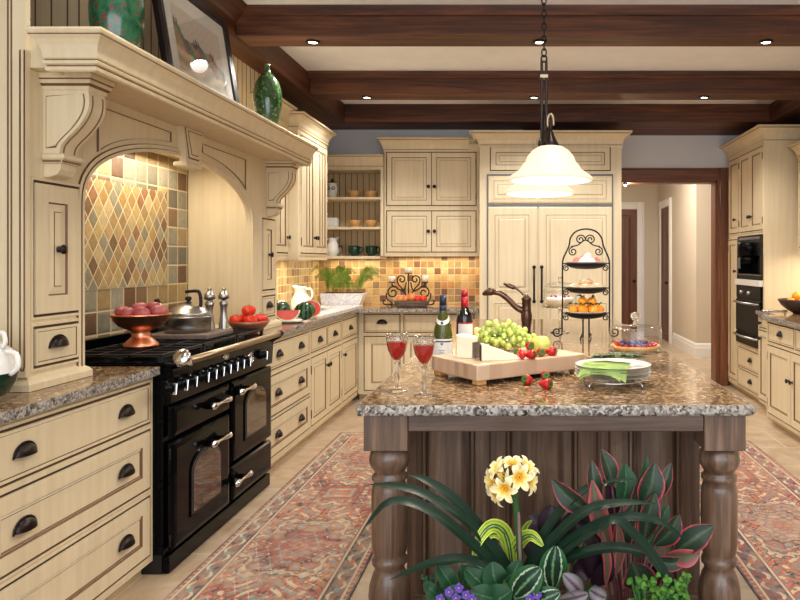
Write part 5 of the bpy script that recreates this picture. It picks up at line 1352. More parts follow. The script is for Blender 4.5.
# ceramic pot at the far left edge
t = thing('ceramic_pot', 'white ceramic pot with green base, cut by the left picture edge', 'pot', (Xx(-26, 2.2), 2.2, CZ))
g = G(); g.lathe([(0, 0), (.05, 0), (.055, .01), (.09, .03), (.112, .07), (.118, .10)], 'cupgreen', 32); g.obj('base', t)
g = G(); g.lathe([(.118, .10), (.117, .13), (.10, .17), (.07, .195), (.06, .21), (.068, .225), (.06, .226), (.05, .20), (0, .19)], 'white', 32); g.obj('body', t)
g = G(); g.tube(catmull([V((.10, 0, .17)), V((.135, 0, .16)), V((.14, 0, .12)), V((.116, 0, .095))], 12), .008, 'white', 8); g.tube(catmull([V((.06, 0, .21)), V((.09, 0, .23)), V((.10, 0, .20)), V((.09, 0, .18))], 12), .007, 'white', 8); g.obj('handle', t)
# ------------------------------------------------------------ on the island
IZ = .9103
# wine glasses
def wine_glass(label, px, Y, k, lv):
    t = thing('wine_glass', label, 'wine glass', (Xx(px, Y), Y, IZ), 0, 'glasses of red wine')
    hb = .205*k
    g = G(); g.lathe([(.003, .104*k), (.012, .108*k), (.022, .122*k), (.0315, .142*k), (.0365, .165*k), (.0375, .182*k), (.0365, hb), (.0355, hb), (.0365, .182*k), (.0355, .165*k), (.0305, .142*k), (.021, .123*k), (.012, .110*k), (0, .107*k)], 'pane', 32); g.obj('bowl', t)
    g = G(); g.lathe([(0, .001), (.034, 0), (.036, .002), (.032, .005), (.014, .009), (.006, .016), (.0055, .03), (.0095, .045), (.0055, .056), (.005, .085*k), (.010, .097*k), (.004, .1035*k), (0, .104*k)], 'glass', 28); g.obj('stem', t)
    zl = .1715*k
    g = G(); g.lathe([(0, .108*k), (.0117, .1105*k), (.0207, .1235*k), (.030, .1425*k), (.035, .165*k), (.0356, zl), (0, zl)], 'wine', 32); g.obj('wine', t)
    # cut facets round the bowl
    g = G()
    for q in range(12):
        a = q*PI/6
        for zz in (.182, .194):
            g.sphere((.0362*math.cos(a+(zz > .19)*.26), .0362*math.sin(a+(zz > .19)*.26), zz*k), (.0035, .0035, .006), 'glass', 6, 4)
    g.obj('cut_pattern', t)
wine_glass('left glass of red wine at the front corner of the island', 397, 2.43, 1.0, 0)
wine_glass('right glass of red wine, nearer the cutting board', 424, 2.34, 1.0, 0)

def bottle(name, label, px, Y, prof, mat, foil, lab, h0, sc__=1):
    t = thing('wine_bottle', label, 'wine bottle', (Xx(px, Y), Y, IZ)); t.scale = (sc__,)*3
    g = G(); g.lathe(prof, mat, 32); g.obj('bottle', t)
    g = G()
    for (z0, z1, rr_) in foil[1]: g.lathe([(rr_-.0005, z0), (rr_+.0008, z0), (rr_+.0008, z1), (rr_-.003, z1+.001)], foil[0], 24)
    g.lathe([(.0158, foil[1][-1][1]), (.0158, foil[1][-1][1]+.003), (0, foil[1][-1][1]+.003)], foil[0], 24); g.obj('foil_cap', t)
    return t
burg = [(0, .002), (.036, 0), (.041, .004), (.0415, .02), (.0415, .135), (.038, .165), (.028, .20), (.019, .225), (.0155, .245), (.0145, .28), (.0145, .30), (0, .301)]
t = bottle('w', 'green glass bottle of white wine behind the wine glasses', 443, 3.03, burg, 'bottle_g', ('foil_b', [(.235, .262, .0157), (.262, .304, .0150)]), None, 0)
def lab_strip(t, r, z0, z1, a0, a1, mat, name, up=0):
    g = G(); n = 20
    A = [g.v((r*math.cos(a0+(a1-a0)*k/n), r*math.sin(a0+(a1-a0)*k/n), z0)) for k in range(n+1)]; B = [g.v((r*math.cos(a0+(a1-a0)*k/n), r*math.sin(a0+(a1-a0)*k/n), z1+up*math.sin(PI*k/n))) for k in range(n+1)]
    for k in range(n): g.f([A[k], A[k+1], B[k+1], B[k]], mat, True)
    return g.obj(name, t)
fa = -PI/2
lab_strip(t, .0422, .035, .118, fa-1.35, fa+1.35, 'label', 'label')
lab_strip(t, .0424, .104, .110, fa-1.33, fa+1.33, 'foil_b', 'label_band')
g = G()
for (u, z, w, h_) in ((0, .092, .011, .010), (0, .068, .030, .0025), (0, .060, .022, .002), (0, .054, .034, .0015), (0, .048, .026, .0015)):
    n = 6
    for k in range(n):
        a = fa+(u-w/2+w*k/n)/.0426; b = fa+(u-w/2+w*(k+.75)/n)/.0426
        g.f([g.v((.0426*math.cos(a), .0426*math.sin(a), z)), g.v((.0426*math.cos(b), .0426*math.sin(b), z)), g.v((.0426*math.cos(b), .0426*math.sin(b), z+h_)), g.v((.0426*math.cos(a), .0426*math.sin(a), z+h_))], 'ink')
g.obj('label_print', t)
g = G(); n = 24
A = []; B = []
for k in range(n+1):
    a = fa-1.5+3.0*k/n; z = .200-.022*math.cos((a-fa)*1.05)
    def rad(z): return .0385+(z-.165)*(.028-.0385)/.035 if z < .20 else .0285+(z-.2)*(.019-.0285)/.025
    A.append(g.v((rad(z)*math.cos(a), rad(z)*math.sin(a), z-.0))); B.append(g.v(((rad(z+.018)+.0008)*math.cos(a), (rad(z+.018)+.0008)*math.sin(a), z+.018)))
for k in range(n): g.f([A[k], A[k+1], B[k+1], B[k]], 'label', True)
g.obj('neck_label', t)
g = G(); g.sphere((0, -.0335, .187), (.006, .003, .007), 'ink', 10, 8); g.obj('neck_seal', t)
bord = [(0, .002), (.034, 0), (.038, .004), (.0385, .02), (.0385, .19), (.035, .21), (.022, .228), (.0155, .245), (.0145, .29), (.0145, .315), (0, .316)]
t = bottle('r', 'dark bottle of red wine with a red foil neck behind the cheese', 464.5, 3.22, bord, 'bottle_r', ('foil_r', [(.232, .29, .0160), (.29, .318, .0150)]), None, 0)
lab_strip(t, .0392, .06, .166, fa-.75, fa+1.35, 'label', 'label'); lab_strip(t, .0394, .166, .173, fa-.75, fa+1.35, 'foil_r', 'label_band')

# cutting board
u_ = V((math.cos(.645), math.sin(.645), 0)); v_ = V((-math.sin(.645), math.cos(.645), 0))
bo = V((Xx(477, 2.505), 2.505, 0)); BL, BW = .53, .335
t = thing('cutting_board', 'thick end grain butcher block on small feet', 'cutting board', (bo.x, bo.y, IZ), .645)
g = G(); g.box(0, BL, 0, BW, .018, .078, 'board', .005, 2); g.obj('block', t)
for a, b in ((.03, .03), (BL-.03, .03), (.03, BW-.03), (BL-.03, BW-.03)):
    g = G(); g.box(a-.02, a+.02, b-.02, b+.02, 0, .0181, 'bowlwood', .003); g.obj('foot', t)
BZ = IZ+.0783
def onb(px, py, z=0.0):
    """point on the board seen at a pixel"""
    zz = BZ+z; Y = (H-zz)*F/(py-CY); return V((Xx(px, Y), Y, zz))
# cheeses
def wedge_mesh(name, L, w0, w1, h_, mat, rindm=None, taper=1.0, bow=.0):
    g = G(); n = 10
    top = []
    P_ = [(0, -w0/2), (L, -w1/2), (L, w1/2), (0, w0/2)]
    if bow: P_ = [(-bow*math.sin(PI*k/n), w0/2-w0*k/n) for k in range(n+1)] + [(L, -w1/2), (L, w1/2)]
    g.prism(P_, 'Z', 0, h_, mat)
    for v__ in g.bm.verts:
        if v__.co.z > h_*.5: v__.co.z = h_*(1-(1-taper)*max(0, v__.co.x)/L)
    ed = [e for e in g.bm.edges]
    bmesh.ops.bevel(g.bm, geom=ed, offset=.0015, segments=1, affect='EDGES')
    return g
p = onb(457, 358)
t = thing('cheese', 'round-backed pale cheese chunk with grey rind at the left of the board', 'cheese', (p.x+.012, p.y+.034, BZ), -.35, 'cheeses on the board')
g = wedge_mesh('c', .062, .075, .05, .088, 'cheese', bow=.018, taper=.92); g.obj('cheese', t)
g = G(); g.prism([(.0625, -.028), (.072, -.028), (.085, .02), (.0625, .026)], 'Z', 0, .062, 'rind'); g.obj('rind', t)
p = onb(480, 361)
t = thing('cheese', 'long white cheese wedge with a dark end lying in front', 'cheese', (p.x+.002, p.y+.034, BZ), .12, 'cheeses on the board')
g = wedge_mesh('c', .155, .07, .025, .062, 'cheese', taper=.12); g.obj('cheese', t)
g = G(); g.box(-.0045, -.0005, -.034, .034, 0, .060, 'darkrind', .0015); g.obj('rind', t)
p = onb(474, 350)
t = thing('cheese', 'yellow cheese wedge sloping behind the white one', 'cheese', (p.x, p.y+.085, BZ), -.12, 'cheeses on the board')
g = wedge_mesh('c', .15, .055, .03, .088, 'cheese_y', taper=.35); g.obj('cheese', t)
# grapes
gb = V((Xx(502, 2.93), 2.93, BZ))
t = thing('grape_bunch', 'heaped bunch of green grapes on the cutting board', 'grapes', gb)
rr = random.Random(9); pts = []
tries = 0
while len(pts) < 98 and tries < 30000:
    tries += 1
    x = rr.uniform(-.11, .145); q = (x-.0)/.14
    hx = .128*(1-.55*max(0, q)**1.2)*(1 if q > -.4 else 1.6+q*1.5); 
    y = rr.uniform(-.062, .062); z = rr.uniform(.014, max(.016, hx))
    if (y/.065)**2+(z/max(.02, hx+.006))**2 > 1: continue
    p = V((x, y, z))
    if all((p-o_).length > .0225 for o_ in pts): pts.append(p)
g = G(); g.sphere((0, 0, 0), (.0125, .0125, .0145), 'grape', 14, 10); g0 = g.obj('grape', t); g0.location = pts[0]
for p in pts[1:]: partcopy(g0, t, p, (rr.uniform(-.7, .7), rr.uniform(-.7, .7), 0), rr.uniform(.92, 1.1))
g = G(); g.tube(catmull([V((-.09, 0, .05)), V((0, 0, .06)), V((.1, 0, .035)), V((.15, .01, .02))], 12), .002, 'stem', 6); g.obj('stalk', t)
# apple
p = V((Xx(541, 2.84), 2.84, BZ+.034))
t = thing('apple', 'green apple beside the strawberries on the board', 'apple', p)
g = G(); g.lathe([(0, .022), (.006, .024), (.014, .032), (.026, .033), (.036, .02), (.039, .002), (.034, -.018), (.022, -.031), (.01, -.034), (0, -.030)], 'apple', 28); g.obj('flesh', t)
g = G(); g.tube([(0, 0, .02), (.003, 0, .042)], .0015, 'woodstick', 6); g.obj('stem', t)
# strawberries
sb = None
def straw(lb, loc, rot, grp, s=1):
    global sb
    if sb is None:
        sb = thing('strawberry', lb, 'strawberry', loc, 0, grp); sb.rotation_euler = rot
        g = G(); g.lathe([(0, -.024), (.006, -.021), (.014, -.008), (.0185, .006), (.017, .014), (.008, .018), (0, .016)], 'straw', 20); g.obj('flesh', sb)
        g = G()
        for k in range(7): a = k*2*PI/7; g.leaf([(0, 0, .017), (.008*math.cos(a), .008*math.sin(a), .021), (.018*math.cos(a), .018*math.sin(a), .016)], .008, 'leafg', (0, 0, 1), n=4, seg=2)
        g.tube([(0, 0, .016), (.002, 0, .028)], .0014, 'stem', 5); g.obj('calyx', sb); sb.scale = (s,)*3
        return sb
    return dup(sb, loc, None, lb, grp, s, rot)
SB = 'strawberries on the board'; SC = 'strawberries on the island counter'
def sp(px, Y, dz=.017): return (Xx(px, Y), Y, BZ+dz)
straw('strawberry at the left of the group on the board', sp(519, 2.72), (1.3, .3, -.8), SB)
straw('strawberry on top of the group on the board', sp(529, 2.75, .042), (1.6, .2, .5), SB)
straw('strawberry at the front of the group on the board', sp(531, 2.66), (1.5, -.2, 1.3), SB, 1.05)
straw('strawberry showing green leaves at the front left of the group', sp(522, 2.655), (-1.3, 0, .3), SB)
straw('strawberry lying alone right of the group on the board', sp(551, 2.76), (1.5, 0, 1.5), SB, 1.1)
straw('strawberry between the group and the lone one on the board', sp(541, 2.735), (1.4, .3, .2), SB)
def sq(px, py, dz=.017): Y = (H-IZ-dz)*F/(py-CY); return (Xx(px, Y), Y, IZ+dz)
straw('left strawberry lying on the granite below the board', sq(528, 380), (1.3, .2, -.9), SC, 1.05)
straw('right strawberry lying at the front on the granite', sq(545.5, 384), (1.6, .2, 1.2), SC, 1.1)
straw('strawberry behind the front one on the granite', sq(545, 375.5), (1.4, 0, .2), SC)

# plates, napkins, herbs
pc = V((Xx(612.5, 2.55), 2.55, IZ))
t = thing('plate_rack', 'low chrome stand under the stack of white plates', 'stand', pc)
g = G(); g.tube([(.115*math.cos(a), .115*math.sin(a), .022) for a in [2*PI*k/32 for k in range(32)]], .0035, 'chrome', 6, True)
for a in (-.75, .8, 2.4, 3.9): g.tube([(.115*math.cos(a), .115*math.sin(a), .022), (.13*math.cos(a), .13*math.sin(a), .012), (.13*math.cos(a), .13*math.sin(a), .0)], .0035, 'chrome', 6)
g.obj('frame', t)
pp_ = None; PLN = ['bottom white plate of the stack on the island', 'second white plate from the bottom of the island stack', 'third white plate from the bottom of the island stack', 'top white plate of the stack, under the napkins']
for k in range(4):
    if pp_ is None:
        g = G(); g.lathe([(0, 0), (.07, 0), (.075, .003), (.128, .010), (.140, .0125), (.1405, .0145), (.128, .0125), (.078, .006), (0, .004)], 'white', 44)
        g.lathe([(.1408, .0127), (.1415, .0137), (.1408, .0147)], 'cupgreen', 44); pp_ = g.obj('plate'); o = pp_
    else: o = pp_.copy(); C.objects.link(o)
    o.location = (pc.x+.002*(k % 2), pc.y, IZ+.0258+.0125*k); tag(o, PLN[k], 'plate', 'white plates stacked on the island')
ztop = IZ+.0258+.0125*3+.016
t = thing('napkin', 'folded lime green napkins draped over the plates', 'napkin', (pc.x, pc.y, 0))
def cloth(name, pts, dz):
    g = G(); nu, nv = 14, 12; rows = []
    A, B, Cc, D = [V(p) for p in pts]
    for j in range(nv+1):
        row = []
        for i in range(nu+1):
            u, w = i/nu, j/nv; p = A.lerp(B, u).lerp(D.lerp(Cc, u), w)
            r = math.hypot(p.x, p.y)
            z = ztop+dz if r < .118 else ztop+dz-(r-.118)*.75-(r-.118)**2*5.0
            row.append(g.v((p.x, p.y, z+.0016*math.sin(u*9+w*4))))
        rows.append(row)
    for j in range(nv):
        for i in range(nu): g.f([rows[j][i], rows[j][i+1], rows[j+1][i+1], rows[j+1][i]], 'napkin', True)
    bmesh.ops.solidify(g.bm, geom=list(g.bm.faces), thickness=.0018)
    g.obj(name, t)
cloth('fold', [(-.132, -.10, 0), (.025, -.165, 0), (.070, .0, 0), (-.065, .035, 0)], .002)
cloth('fold', [(-.138, -.09, 0), (.005, -.165, 0), (.05, .005, 0), (-.08, .03, 0)], .0055)
t = thing('herb_sprig', 'olive branch sprig lying across the stacked plates', 'herb', (pc.x, pc.y, ztop+.010))
g = G(); rr = random.Random(2)
st_ = catmull([V((-.085, .03, .006)), V((-.03, .0, .010)), V((.04, -.005, .012)), V((.11, .01, .006))], 30); g.tube(st_, .0016, 'woodstick', 5)
for k in range(2, len(st_)-1):
    for sd in (-1, 1):
        d = V((rr.uniform(.2, 1), sd*rr.uniform(.3, 1), rr.uniform(0, .35))).normalized()*rr.uniform(.03, .045)
        g.leaf([st_[k], st_[k]+d*.5+V((0, 0, .004)), st_[k]+d], .015, 'l_olive', (0, 0, 1), n=5, seg=2)
g.obj('foliage', t, recalc=False)

# tart under a glass dome
tc_ = V((Xx(635.5, 2.98), 2.98, IZ)); 
t = thing('cake_stand', 'glass pedestal cake stand on the right of the island', 'cake stand', tc_)
g = G(); g.lathe([(0, 0), (.045, 0), (.046, .004), (.03, .008), (.012, .016), (.010, .026), (.02, .036), (.022, .045), (.012, .054), (.02, .062), (.10, .064), (.118, .068), (.118, .073), (.10, .070), (0, .069)], 'glass', 36); g.obj('stand', t)
TZ = IZ+.0735
t = thing('fruit_tart', 'fluted tart topped with strawberries and blueberries under glass', 'tart', (tc_.x, tc_.y, TZ))
g = G(); rows = []
for (r, z) in ((.09, 0), (.105, .022), (.101, .022), (.095, .013), (0, .014)):
    rows.append([g.v(((r+(.0025*math.sin(24*2*PI*k/144) if r > .09 else 0))*math.cos(2*PI*k/144), (r+(.0025*math.sin(24*2*PI*k/144) if r > .09 else 0))*math.sin(2*PI*k/144), z)) for k in range(144)] if r else [g.v((0, 0, z))])
for A, B in zip(rows, rows[1:]):
    for k in range(144):
        if len(B) == 1: g.f([A[k], A[(k+1) % 144], B[0]], 'crust', True)
        else: g.f([A[k], A[(k+1) % 144], B[(k+1) % 144], B[k]], 'crust', True)
g.f(rows[0][::-1], 'crust'); g.obj('crust', t)
g = G(); g.sphere((0, 0, 0), .0078, 'blue', 10, 8); b0 = g.obj('blueberry', t); first = True; pts = []
rr = random.Random(6); tries = 0
while len(pts) < 46 and tries < 9000:
    tries += 1; a, r = rr.uniform(0, 2*PI), .068*math.sqrt(rr.random()); p = V((r*math.cos(a), r*math.sin(a), .022+(.010 if rr.random() < .3 else 0)))
    if all((p-q).length > .0145 for q in pts): pts.append(p)
b0.location = pts[0]
for p in pts[1:]: partcopy(b0, t, p)
g = G(); g.M = M.Diagonal((1, .6, 1, 1)); g.lathe([(0, .013), (.006, .009), (.010, 0), (.008, -.006), (0, -.008)], 'straw', 12); s0 = g.obj('strawberry_slice', t); s0.location = (.085, 0, .024); s0.rotation_euler = (.9, 0, R90)
for k in range(1, 20): a = k*2*PI/20; partcopy(s0, t, (.085*math.cos(a), .085*math.sin(a), .024), (.9, 0, a+R90))
t = thing('glass_dome', 'clear glass dome with round knob covering the fruit tart', 'dome', (tc_.x, tc_.y, TZ+.0005))
g = G(); g.lathe([(.113, 0), (.113, .085), (.108, .097), (.095, .103), (.03, .108), (0, .109)], 'pane', 44); g.tube([(.113*math.cos(a), .113*math.sin(a), .003) for a in [2*PI*k/40 for k in range(40)]], .0022, 'glass', 6, True); g.tube([(.109*math.cos(a), .109*math.sin(a), .096) for a in [2*PI*k/40 for k in range(40)]], .0018, 'glass', 6, True); g.obj('dome', t)
g = G(); g.lathe([(0, .107), (.014, .108), (.010, .118), (.009, .124), (.017, .132), (.022, .143), (.020, .154), (.010, .162), (0, .163)], 'glass', 24); g.obj('knob', t)

# far cake under glass
fc = V((Xx(560, 4.4), 4.4, IZ))
sF = 4.4/690
t = thing('cake_stand', 'tall glass cake stand left of the tiered stand', 'cake stand', fc)
g = G(); g.lathe([(0, 0), (.06, 0), (.06, .004), (.02, .012), (.008, .03), (.008, .10), (.013, .115), (.008, .15), (.02, .157), (.09, .16), (.118, .165), (.118, .170), (0, .168)], 'glass', 32); g.obj('stand', t)
t = thing('cake', 'small white iced cake on the tall glass stand', 'cake', (fc.x, fc.y, IZ+.1705))
g = G(); g.lathe([(0, 0), (.083, 0), (.085, .045), (.08, .05), (0, .05)], 'cake', 32); g.obj('sponge', t)
g = G(); g.lathe([(.0855, .035), (.088, .045), (.082, .054), (.04, .057), (0, .056)], 'icing', 32); g.obj('icing', t)
for k in range(6): a = k*PI/3; g = G(); g.sphere((.055*math.cos(a), .055*math.sin(a), .060), .008, 'straw', 10, 8); g.obj('cherry', t)
t = thing('glass_dome', 'clear glass dome over the small white cake', 'dome', (fc.x, fc.y, IZ+.171))
g = G(); g.lathe([(.105, 0), (.106, .10), (.10, .125), (.08, .142), (.03, .15), (0, .151)], 'pane', 36); g.tube([(.105*math.cos(a), .105*math.sin(a), .003) for a in [2*PI*k/36 for k in range(36)]], .002, 'glass', 6, True); g.obj('dome', t)
g = G(); g.lathe([(0, .15), (.01, .151), (.007, .16), (.014, .17), (.012, .182), (0, .187)], 'glass', 20); g.obj('knob', t)

# tiered stand
YT_ = 4.05; kx_ = YT_/690; tcx = Xx(585, YT_)
t = thing('tiered_stand', 'black wrought iron three tier arched serving stand', 'serving stand', (tcx, YT_, IZ))
def q(px, py): return V(((px-585)*kx_, 0, Zy(py, YT_)-IZ))
g = G(); R_ = .0048
arch = [q(562, 322)] + [q(562.5, y) for y in (300, 280, 265)] + [q(563.5, 258), q(569, 246), q(570.5, 238), q(576, 231.5), q(586, 229), q(596, 231.5), q(601.5, 238), q(603.5, 246), q(608.5, 258)] + [q(609.5, y) for y in (265, 280, 300)] + [q(609.5, 322)]
g.tube(catmull(arch, 80), R_, 'iron', 8)
# big foot scrolls curling forward / outward
def scroll_(cx__, cy__, r0, r1, a0, turns, R__=R_*.8): g.tube([q(cx__, cy__)+V((r*math.cos(a)*kx_, 0, r*math.sin(a)*kx_)) for r, a in [(r0+(r1-r0)*k/30, a0+turns*2*PI*k/30) for k in range(31)]], R__, 'iron', 6)
scroll_(557, 332, 5.2, 1.2, .2, -1.4, R_); 
g.tube([q(562, 320), q(562.2, 331)], R_, 'iron', 6)
scroll_(614.5, 332, 5.2, 1.2, PI-.2, 1.4, R_); g.tube([q(609.5, 320), q(609.3, 331)], R_, 'iron', 6)
for cx__, sd in ((580.5, 1), (590.5, -1)): scroll_(cx__, 239.5, 5.0, 1.0, 0 if sd > 0 else PI, 1.6*sd)
for cx__, sd in ((573, -1), (598.5, 1)): scroll_(cx__, 251.5, 4.6, 1.0, PI/2, 1.5*-sd)
g.tube(catmull([q(571, 246.5), q(578, 245), q(585.5, 240), q(593, 245), q(600, 246.5)], 16), R_*.8, 'iron', 6)
g.obj('frame', t)
for k, yy in enumerate((263.5, 288, 313)):
    g = G(); c = q(586, yy); rr_ = .122
    g.tube([(c.x+rr_*math.cos(a), rr_*.9*math.sin(a), c.z) for a in [2*PI*z/32 for z in range(32)]], R_*.8, 'iron', 6, True)
    g.M = M.Translation((c.x, 0, c.z)) @ M.Diagonal((1, .9, 1, 1)); g.lathe([(.119, .0), (.113, -.012), (.09, -.024), (.05, -.032), (0, -.034), (0, -.030), (.05, -.028), (.088, -.020), (.110, -.010)], 'iron', 32); g.M = M.Identity(4)
    for a in [PI*z/4 for z in range(8)]: g.tube([(c.x+rr_*math.cos(a), rr_*.9*math.sin(a), c.z), (c.x+rr_*.6*math.cos(a), rr_*.55*math.sin(a), c.z-.022), (c.x, 0, c.z-.028)], R_*.6, 'iron', 5)
    g.tube([(c.x-rr_, 0, c.z), q(562, yy)+V((0, 0, 0))], R_*.8, 'iron', 6); g.tube([(c.x+rr_, 0, c.z), q(609.5, yy)], R_*.8, 'iron', 6)
    for cx__, sd in ((566.2, 1), (605.2, -1)): scroll_(cx__, yy+4.5, 3.2, .9, PI/2, 1.35*sd, R_*.7)
    g.obj('tier_ring', t)
g = G()
for px in (583, 589): g.tube([q(px, 318), V(((px-585)*kx_, .0, .002))], R_, 'iron', 6)
g.tube(catmull([V(((583-585)*kx_, 0, .03)), V((-.03, -.08, .02)), V((-.035, -.11, .005))], 8), R_, 'iron', 6); g.tube(catmull([V(((589-585)*kx_, 0, .03)), V((.04, .08, .02)), V((.045, .11, .005))], 8), R_, 'iron', 6); g.obj('leg', t)
pl = None; LBT = ['white plate on the top tier of the iron stand', 'white plate on the middle tier of the iron stand', 'white plate on the bottom tier of the iron stand']; tz = []
for k, yy in enumerate((263.5, 288, 313)):
    z = Zy(yy, YT_)+.0045-.0; tz.append(z)
    if pl is None:
        g = G(); g.lathe([(0, -.016), (.06, -.015), (.10, -.004), (.124, .004), (.125, .006), (.10, .0), (.06, -.010), (0, -.011)], 'white', 36); pl = g.obj('plate'); o = pl
    else: o = pl.copy(); C.objects.link(o)
    o.location = (tcx+kx_, YT_, z); o.scale = (.96, .87, 1); tag(o, LBT[k], 'plate', 'white plates on the tiered stand')
# bottom tier: oranges with leaves
ox = [(-.075, -.0, .026), (-.022, -.045, .027), (.040, -.035, .027), (.08, .01, .026), (-.03, .035, .028), (.03, .04, .028), (-.02, -.0, .072), (.035, .0, .072)]
on = ['leftmost orange', 'front left orange', 'front right orange', 'rightmost orange', 'back left orange', 'back right orange', 'upper left orange', 'upper right orange']; ot = None
for (dx, dy, dz), lb in zip(ox, on):
    loc = (tcx+kx_+dx, YT_+dy, tz[2]-.009+dz)
    if ot is None:
        ot = thing('orange', lb+' on the bottom tier', 'orange', loc, 0, 'oranges on the tiered stand'); g = G(); g.lathe([(0, .023), (.005, .026), (.017, .024), (.029, .006), (.028, -.008), (.016, -.024), (0, -.028)], 'orange', 22); g.obj('peel', ot)
        g = G(); g.leaf([(0, 0, .024), (-.014, -.012, .036), (-.036, -.018, .030)], .018, 'l_heart', (0, -.6, 1), n=6); g.leaf([(0, 0, .024), (.012, -.010, .034), (.03, -.018, .028)], .016, 'l_heart', (0, -.6, 1), n=6); g.obj('leaf', ot, recalc=False)
    else: dup(ot, loc, dx*40+dy*60, lb+' on the bottom tier')
# middle tier: pastries
rr = random.Random(12)
pn = ['pastry at the left of the middle tier', 'pastry at the front of the middle tier', 'pastry at the right of the middle tier', 'pastry leaning at the back of the middle tier', 'pastry on top of the others on the middle tier']
for k, (dx, dy, dz, ry) in enumerate(((-.07, -.01, .014, -.15), (-.0, -.035, .014, .05), (.068, -.01, .014, .15), (-.01, .04, .016, 0), (.0, .0, .040, -.12))):
    g = G(); g.sphere((0, 0, 0), (.048, .024, .014), 'pastry', 18, 10)
    for v__ in g.bm.verts: v__.co.z += .006*math.sin(v__.co.x*110)*(v__.co.z > 0)
    g.sphere((0, 0, .009), (.03, .012, .009), 'icing', 12, 8); o = g.obj('pastry'); o.location = (tcx+kx_+dx, YT_+dy, tz[1]-.009+dz); o.rotation_euler = (0, ry, rr.uniform(-.6, .6)); tag(o, pn[k], 'pastry', 'pastries on the middle tier')
sn = ['pink sweet at the left of the top tier', 'white meringue at the front left of the top tier', 'white meringue highest on the top tier', 'pink sweet at the right of the top tier', 'pink sweet behind the meringues on the top tier', 'white meringue at the front right of the top tier']
for k, (dx, dy, dz, mt, r) in enumerate(((-.055, -.01, .018, 'pink', .026), (-.02, -.04, .018, 'icing', .026), (.012, 0, .040, 'icing', .030), (.06, 0, .018, 'pink', .026), (-.01, .035, .03, 'pink', .028), (.03, -.035, .016, 'icing', .024))):
    g = G(); g.lathe([(0, -r*.7), (r*.8, -r*.6), (r, -r*.1), (r*.8, r*.45), (r*.4, r*.8), (0, r)], mt, 16); o = g.obj('meringue' if mt == 'icing' else 'sweet'); o.location = (tcx+kx_+dx, YT_+dy, tz[0]-.009+dz); tag(o, sn[k], 'sweet', 'sweets on the top tier')

# faucet
fY = 4.2; kf = fY/690; fx = Xx(526.5, fY)
def fq(px, py, dy=0): return V(((px-526.5)*kf, dy, Zy(py, fY)-IZ))
t = thing('faucet', 'oil rubbed bronze faucet with a long curved spout on the island', 'faucet', (fx, fY, IZ))
hT = Zy(293, fY)-IZ
g = G(); g.lathe([(0, 0), (.042, 0), (.044, .006), (.03, .014), (.026, .03), (.028, .06), (.034, .10), (.035, .125), (.03, .15), (.028, .155), (.030, .158), (.028, .165), (.027, .215), (.031, .22), (.031, .228), (.022, .238), (.012, .25), (0, hT)], 'bronze_l', 28); g.obj('body', t)
g = G(); cr = catmull([fq(523, 311), fq(516, 307), fq(508, 299), fq(500, 293.5), fq(493, 292)], 24); g.tube(cr, [.020-.004*k/(len(cr)-1) for k in range(len(cr))], 'bronze_l', 12)
g.tube(catmull([fq(494.5, 292), fq(490, 291.6), fq(486, 293), fq(482.5, 294.5)], 12), [.016, .020, .024, .025, .025, .024, .023, .021, .019, .016, .013, .010, .008][:13], 'bronze_l', 12); g.obj('spout', t)
g = G(); g.tube(catmull([fq(523.5, 295), fq(519, 290.5), fq(514, 287.5)], 12), .006, 'bronze_l', 8); g.tube(catmull([fq(515, 288), fq(510, 286), fq(503.5, 283.5)], 8), [.009, .013, .014, .013, .014, .015, .012, .008, .006][:9], 'bronze_l', 10); g.obj('lever', t)

# ------------------------------------------------------------ pendant
t = thing('pendant_light', 'two-shade iron island pendant with glowing alabaster bells', 'pendant light', (Xx(544, 3.0), 3.0, 0))
X0p = Xx(544, 3.0)
g = G(); zc_, zt_ = ZC, Zy(56, 3.0)
g.lathe([(0, 0), (.06, 0), (.055, -.02), (.02, -.035), (.008, -.05), (0, -.05)], 'bronze', 20, (0, 0, ZC-.0005)); g.obj('canopy', t)
n = 22; ln = (ZC-.05-zt_)/n*1.0
g = G()
for k in range(n):
    z = zt_+ln*(k+.5); L2 = ln*.66
    pts_ = [V((math.cos(a)*.010, 0, math.sin(a)*L2)) for a in [2*PI*j/12 for j in range(12)]]
    if k % 2: pts_ = [V((0, p.x, p.z)) for p in pts_]
    g.tube([p+V((0, 0, z)) for p in pts_], .0032, 'iron', 6, True)
g.obj('chain', t)
zb_ = 1.99
g = G()
for dx in (-.010, .010): g.box(dx-.006, dx+.006, -.006, .006, zb_-.1, zt_-.02, 'bronze', .002)
g.box(-.02, .02, -.012, .012, zt_-.10, zt_-.08, 'brass', .003); g.tube([(.012*math.cos(a), 0, zt_-.012+.014*math.sin(a)) for a in [2*PI*j/14 for j in range(14)]], .004, 'bronze', 6, True)
g.obj('stem', t)
shadep = [(.030, .165), (.05, .16), (.075, .14), (.092, .115), (.100, .09), (.112, .075), (.118, .062), (.124, .052), (.140, .038), (.160, .022), (.168, .010), (.165, .002), (.155, 0), (.150, .003), (.158, .012), (.150, .022), (.13, .038), (.112, .055), (.095, .085), (.086, .112), (.07, .135), (.04, .155), (.03, .160)]
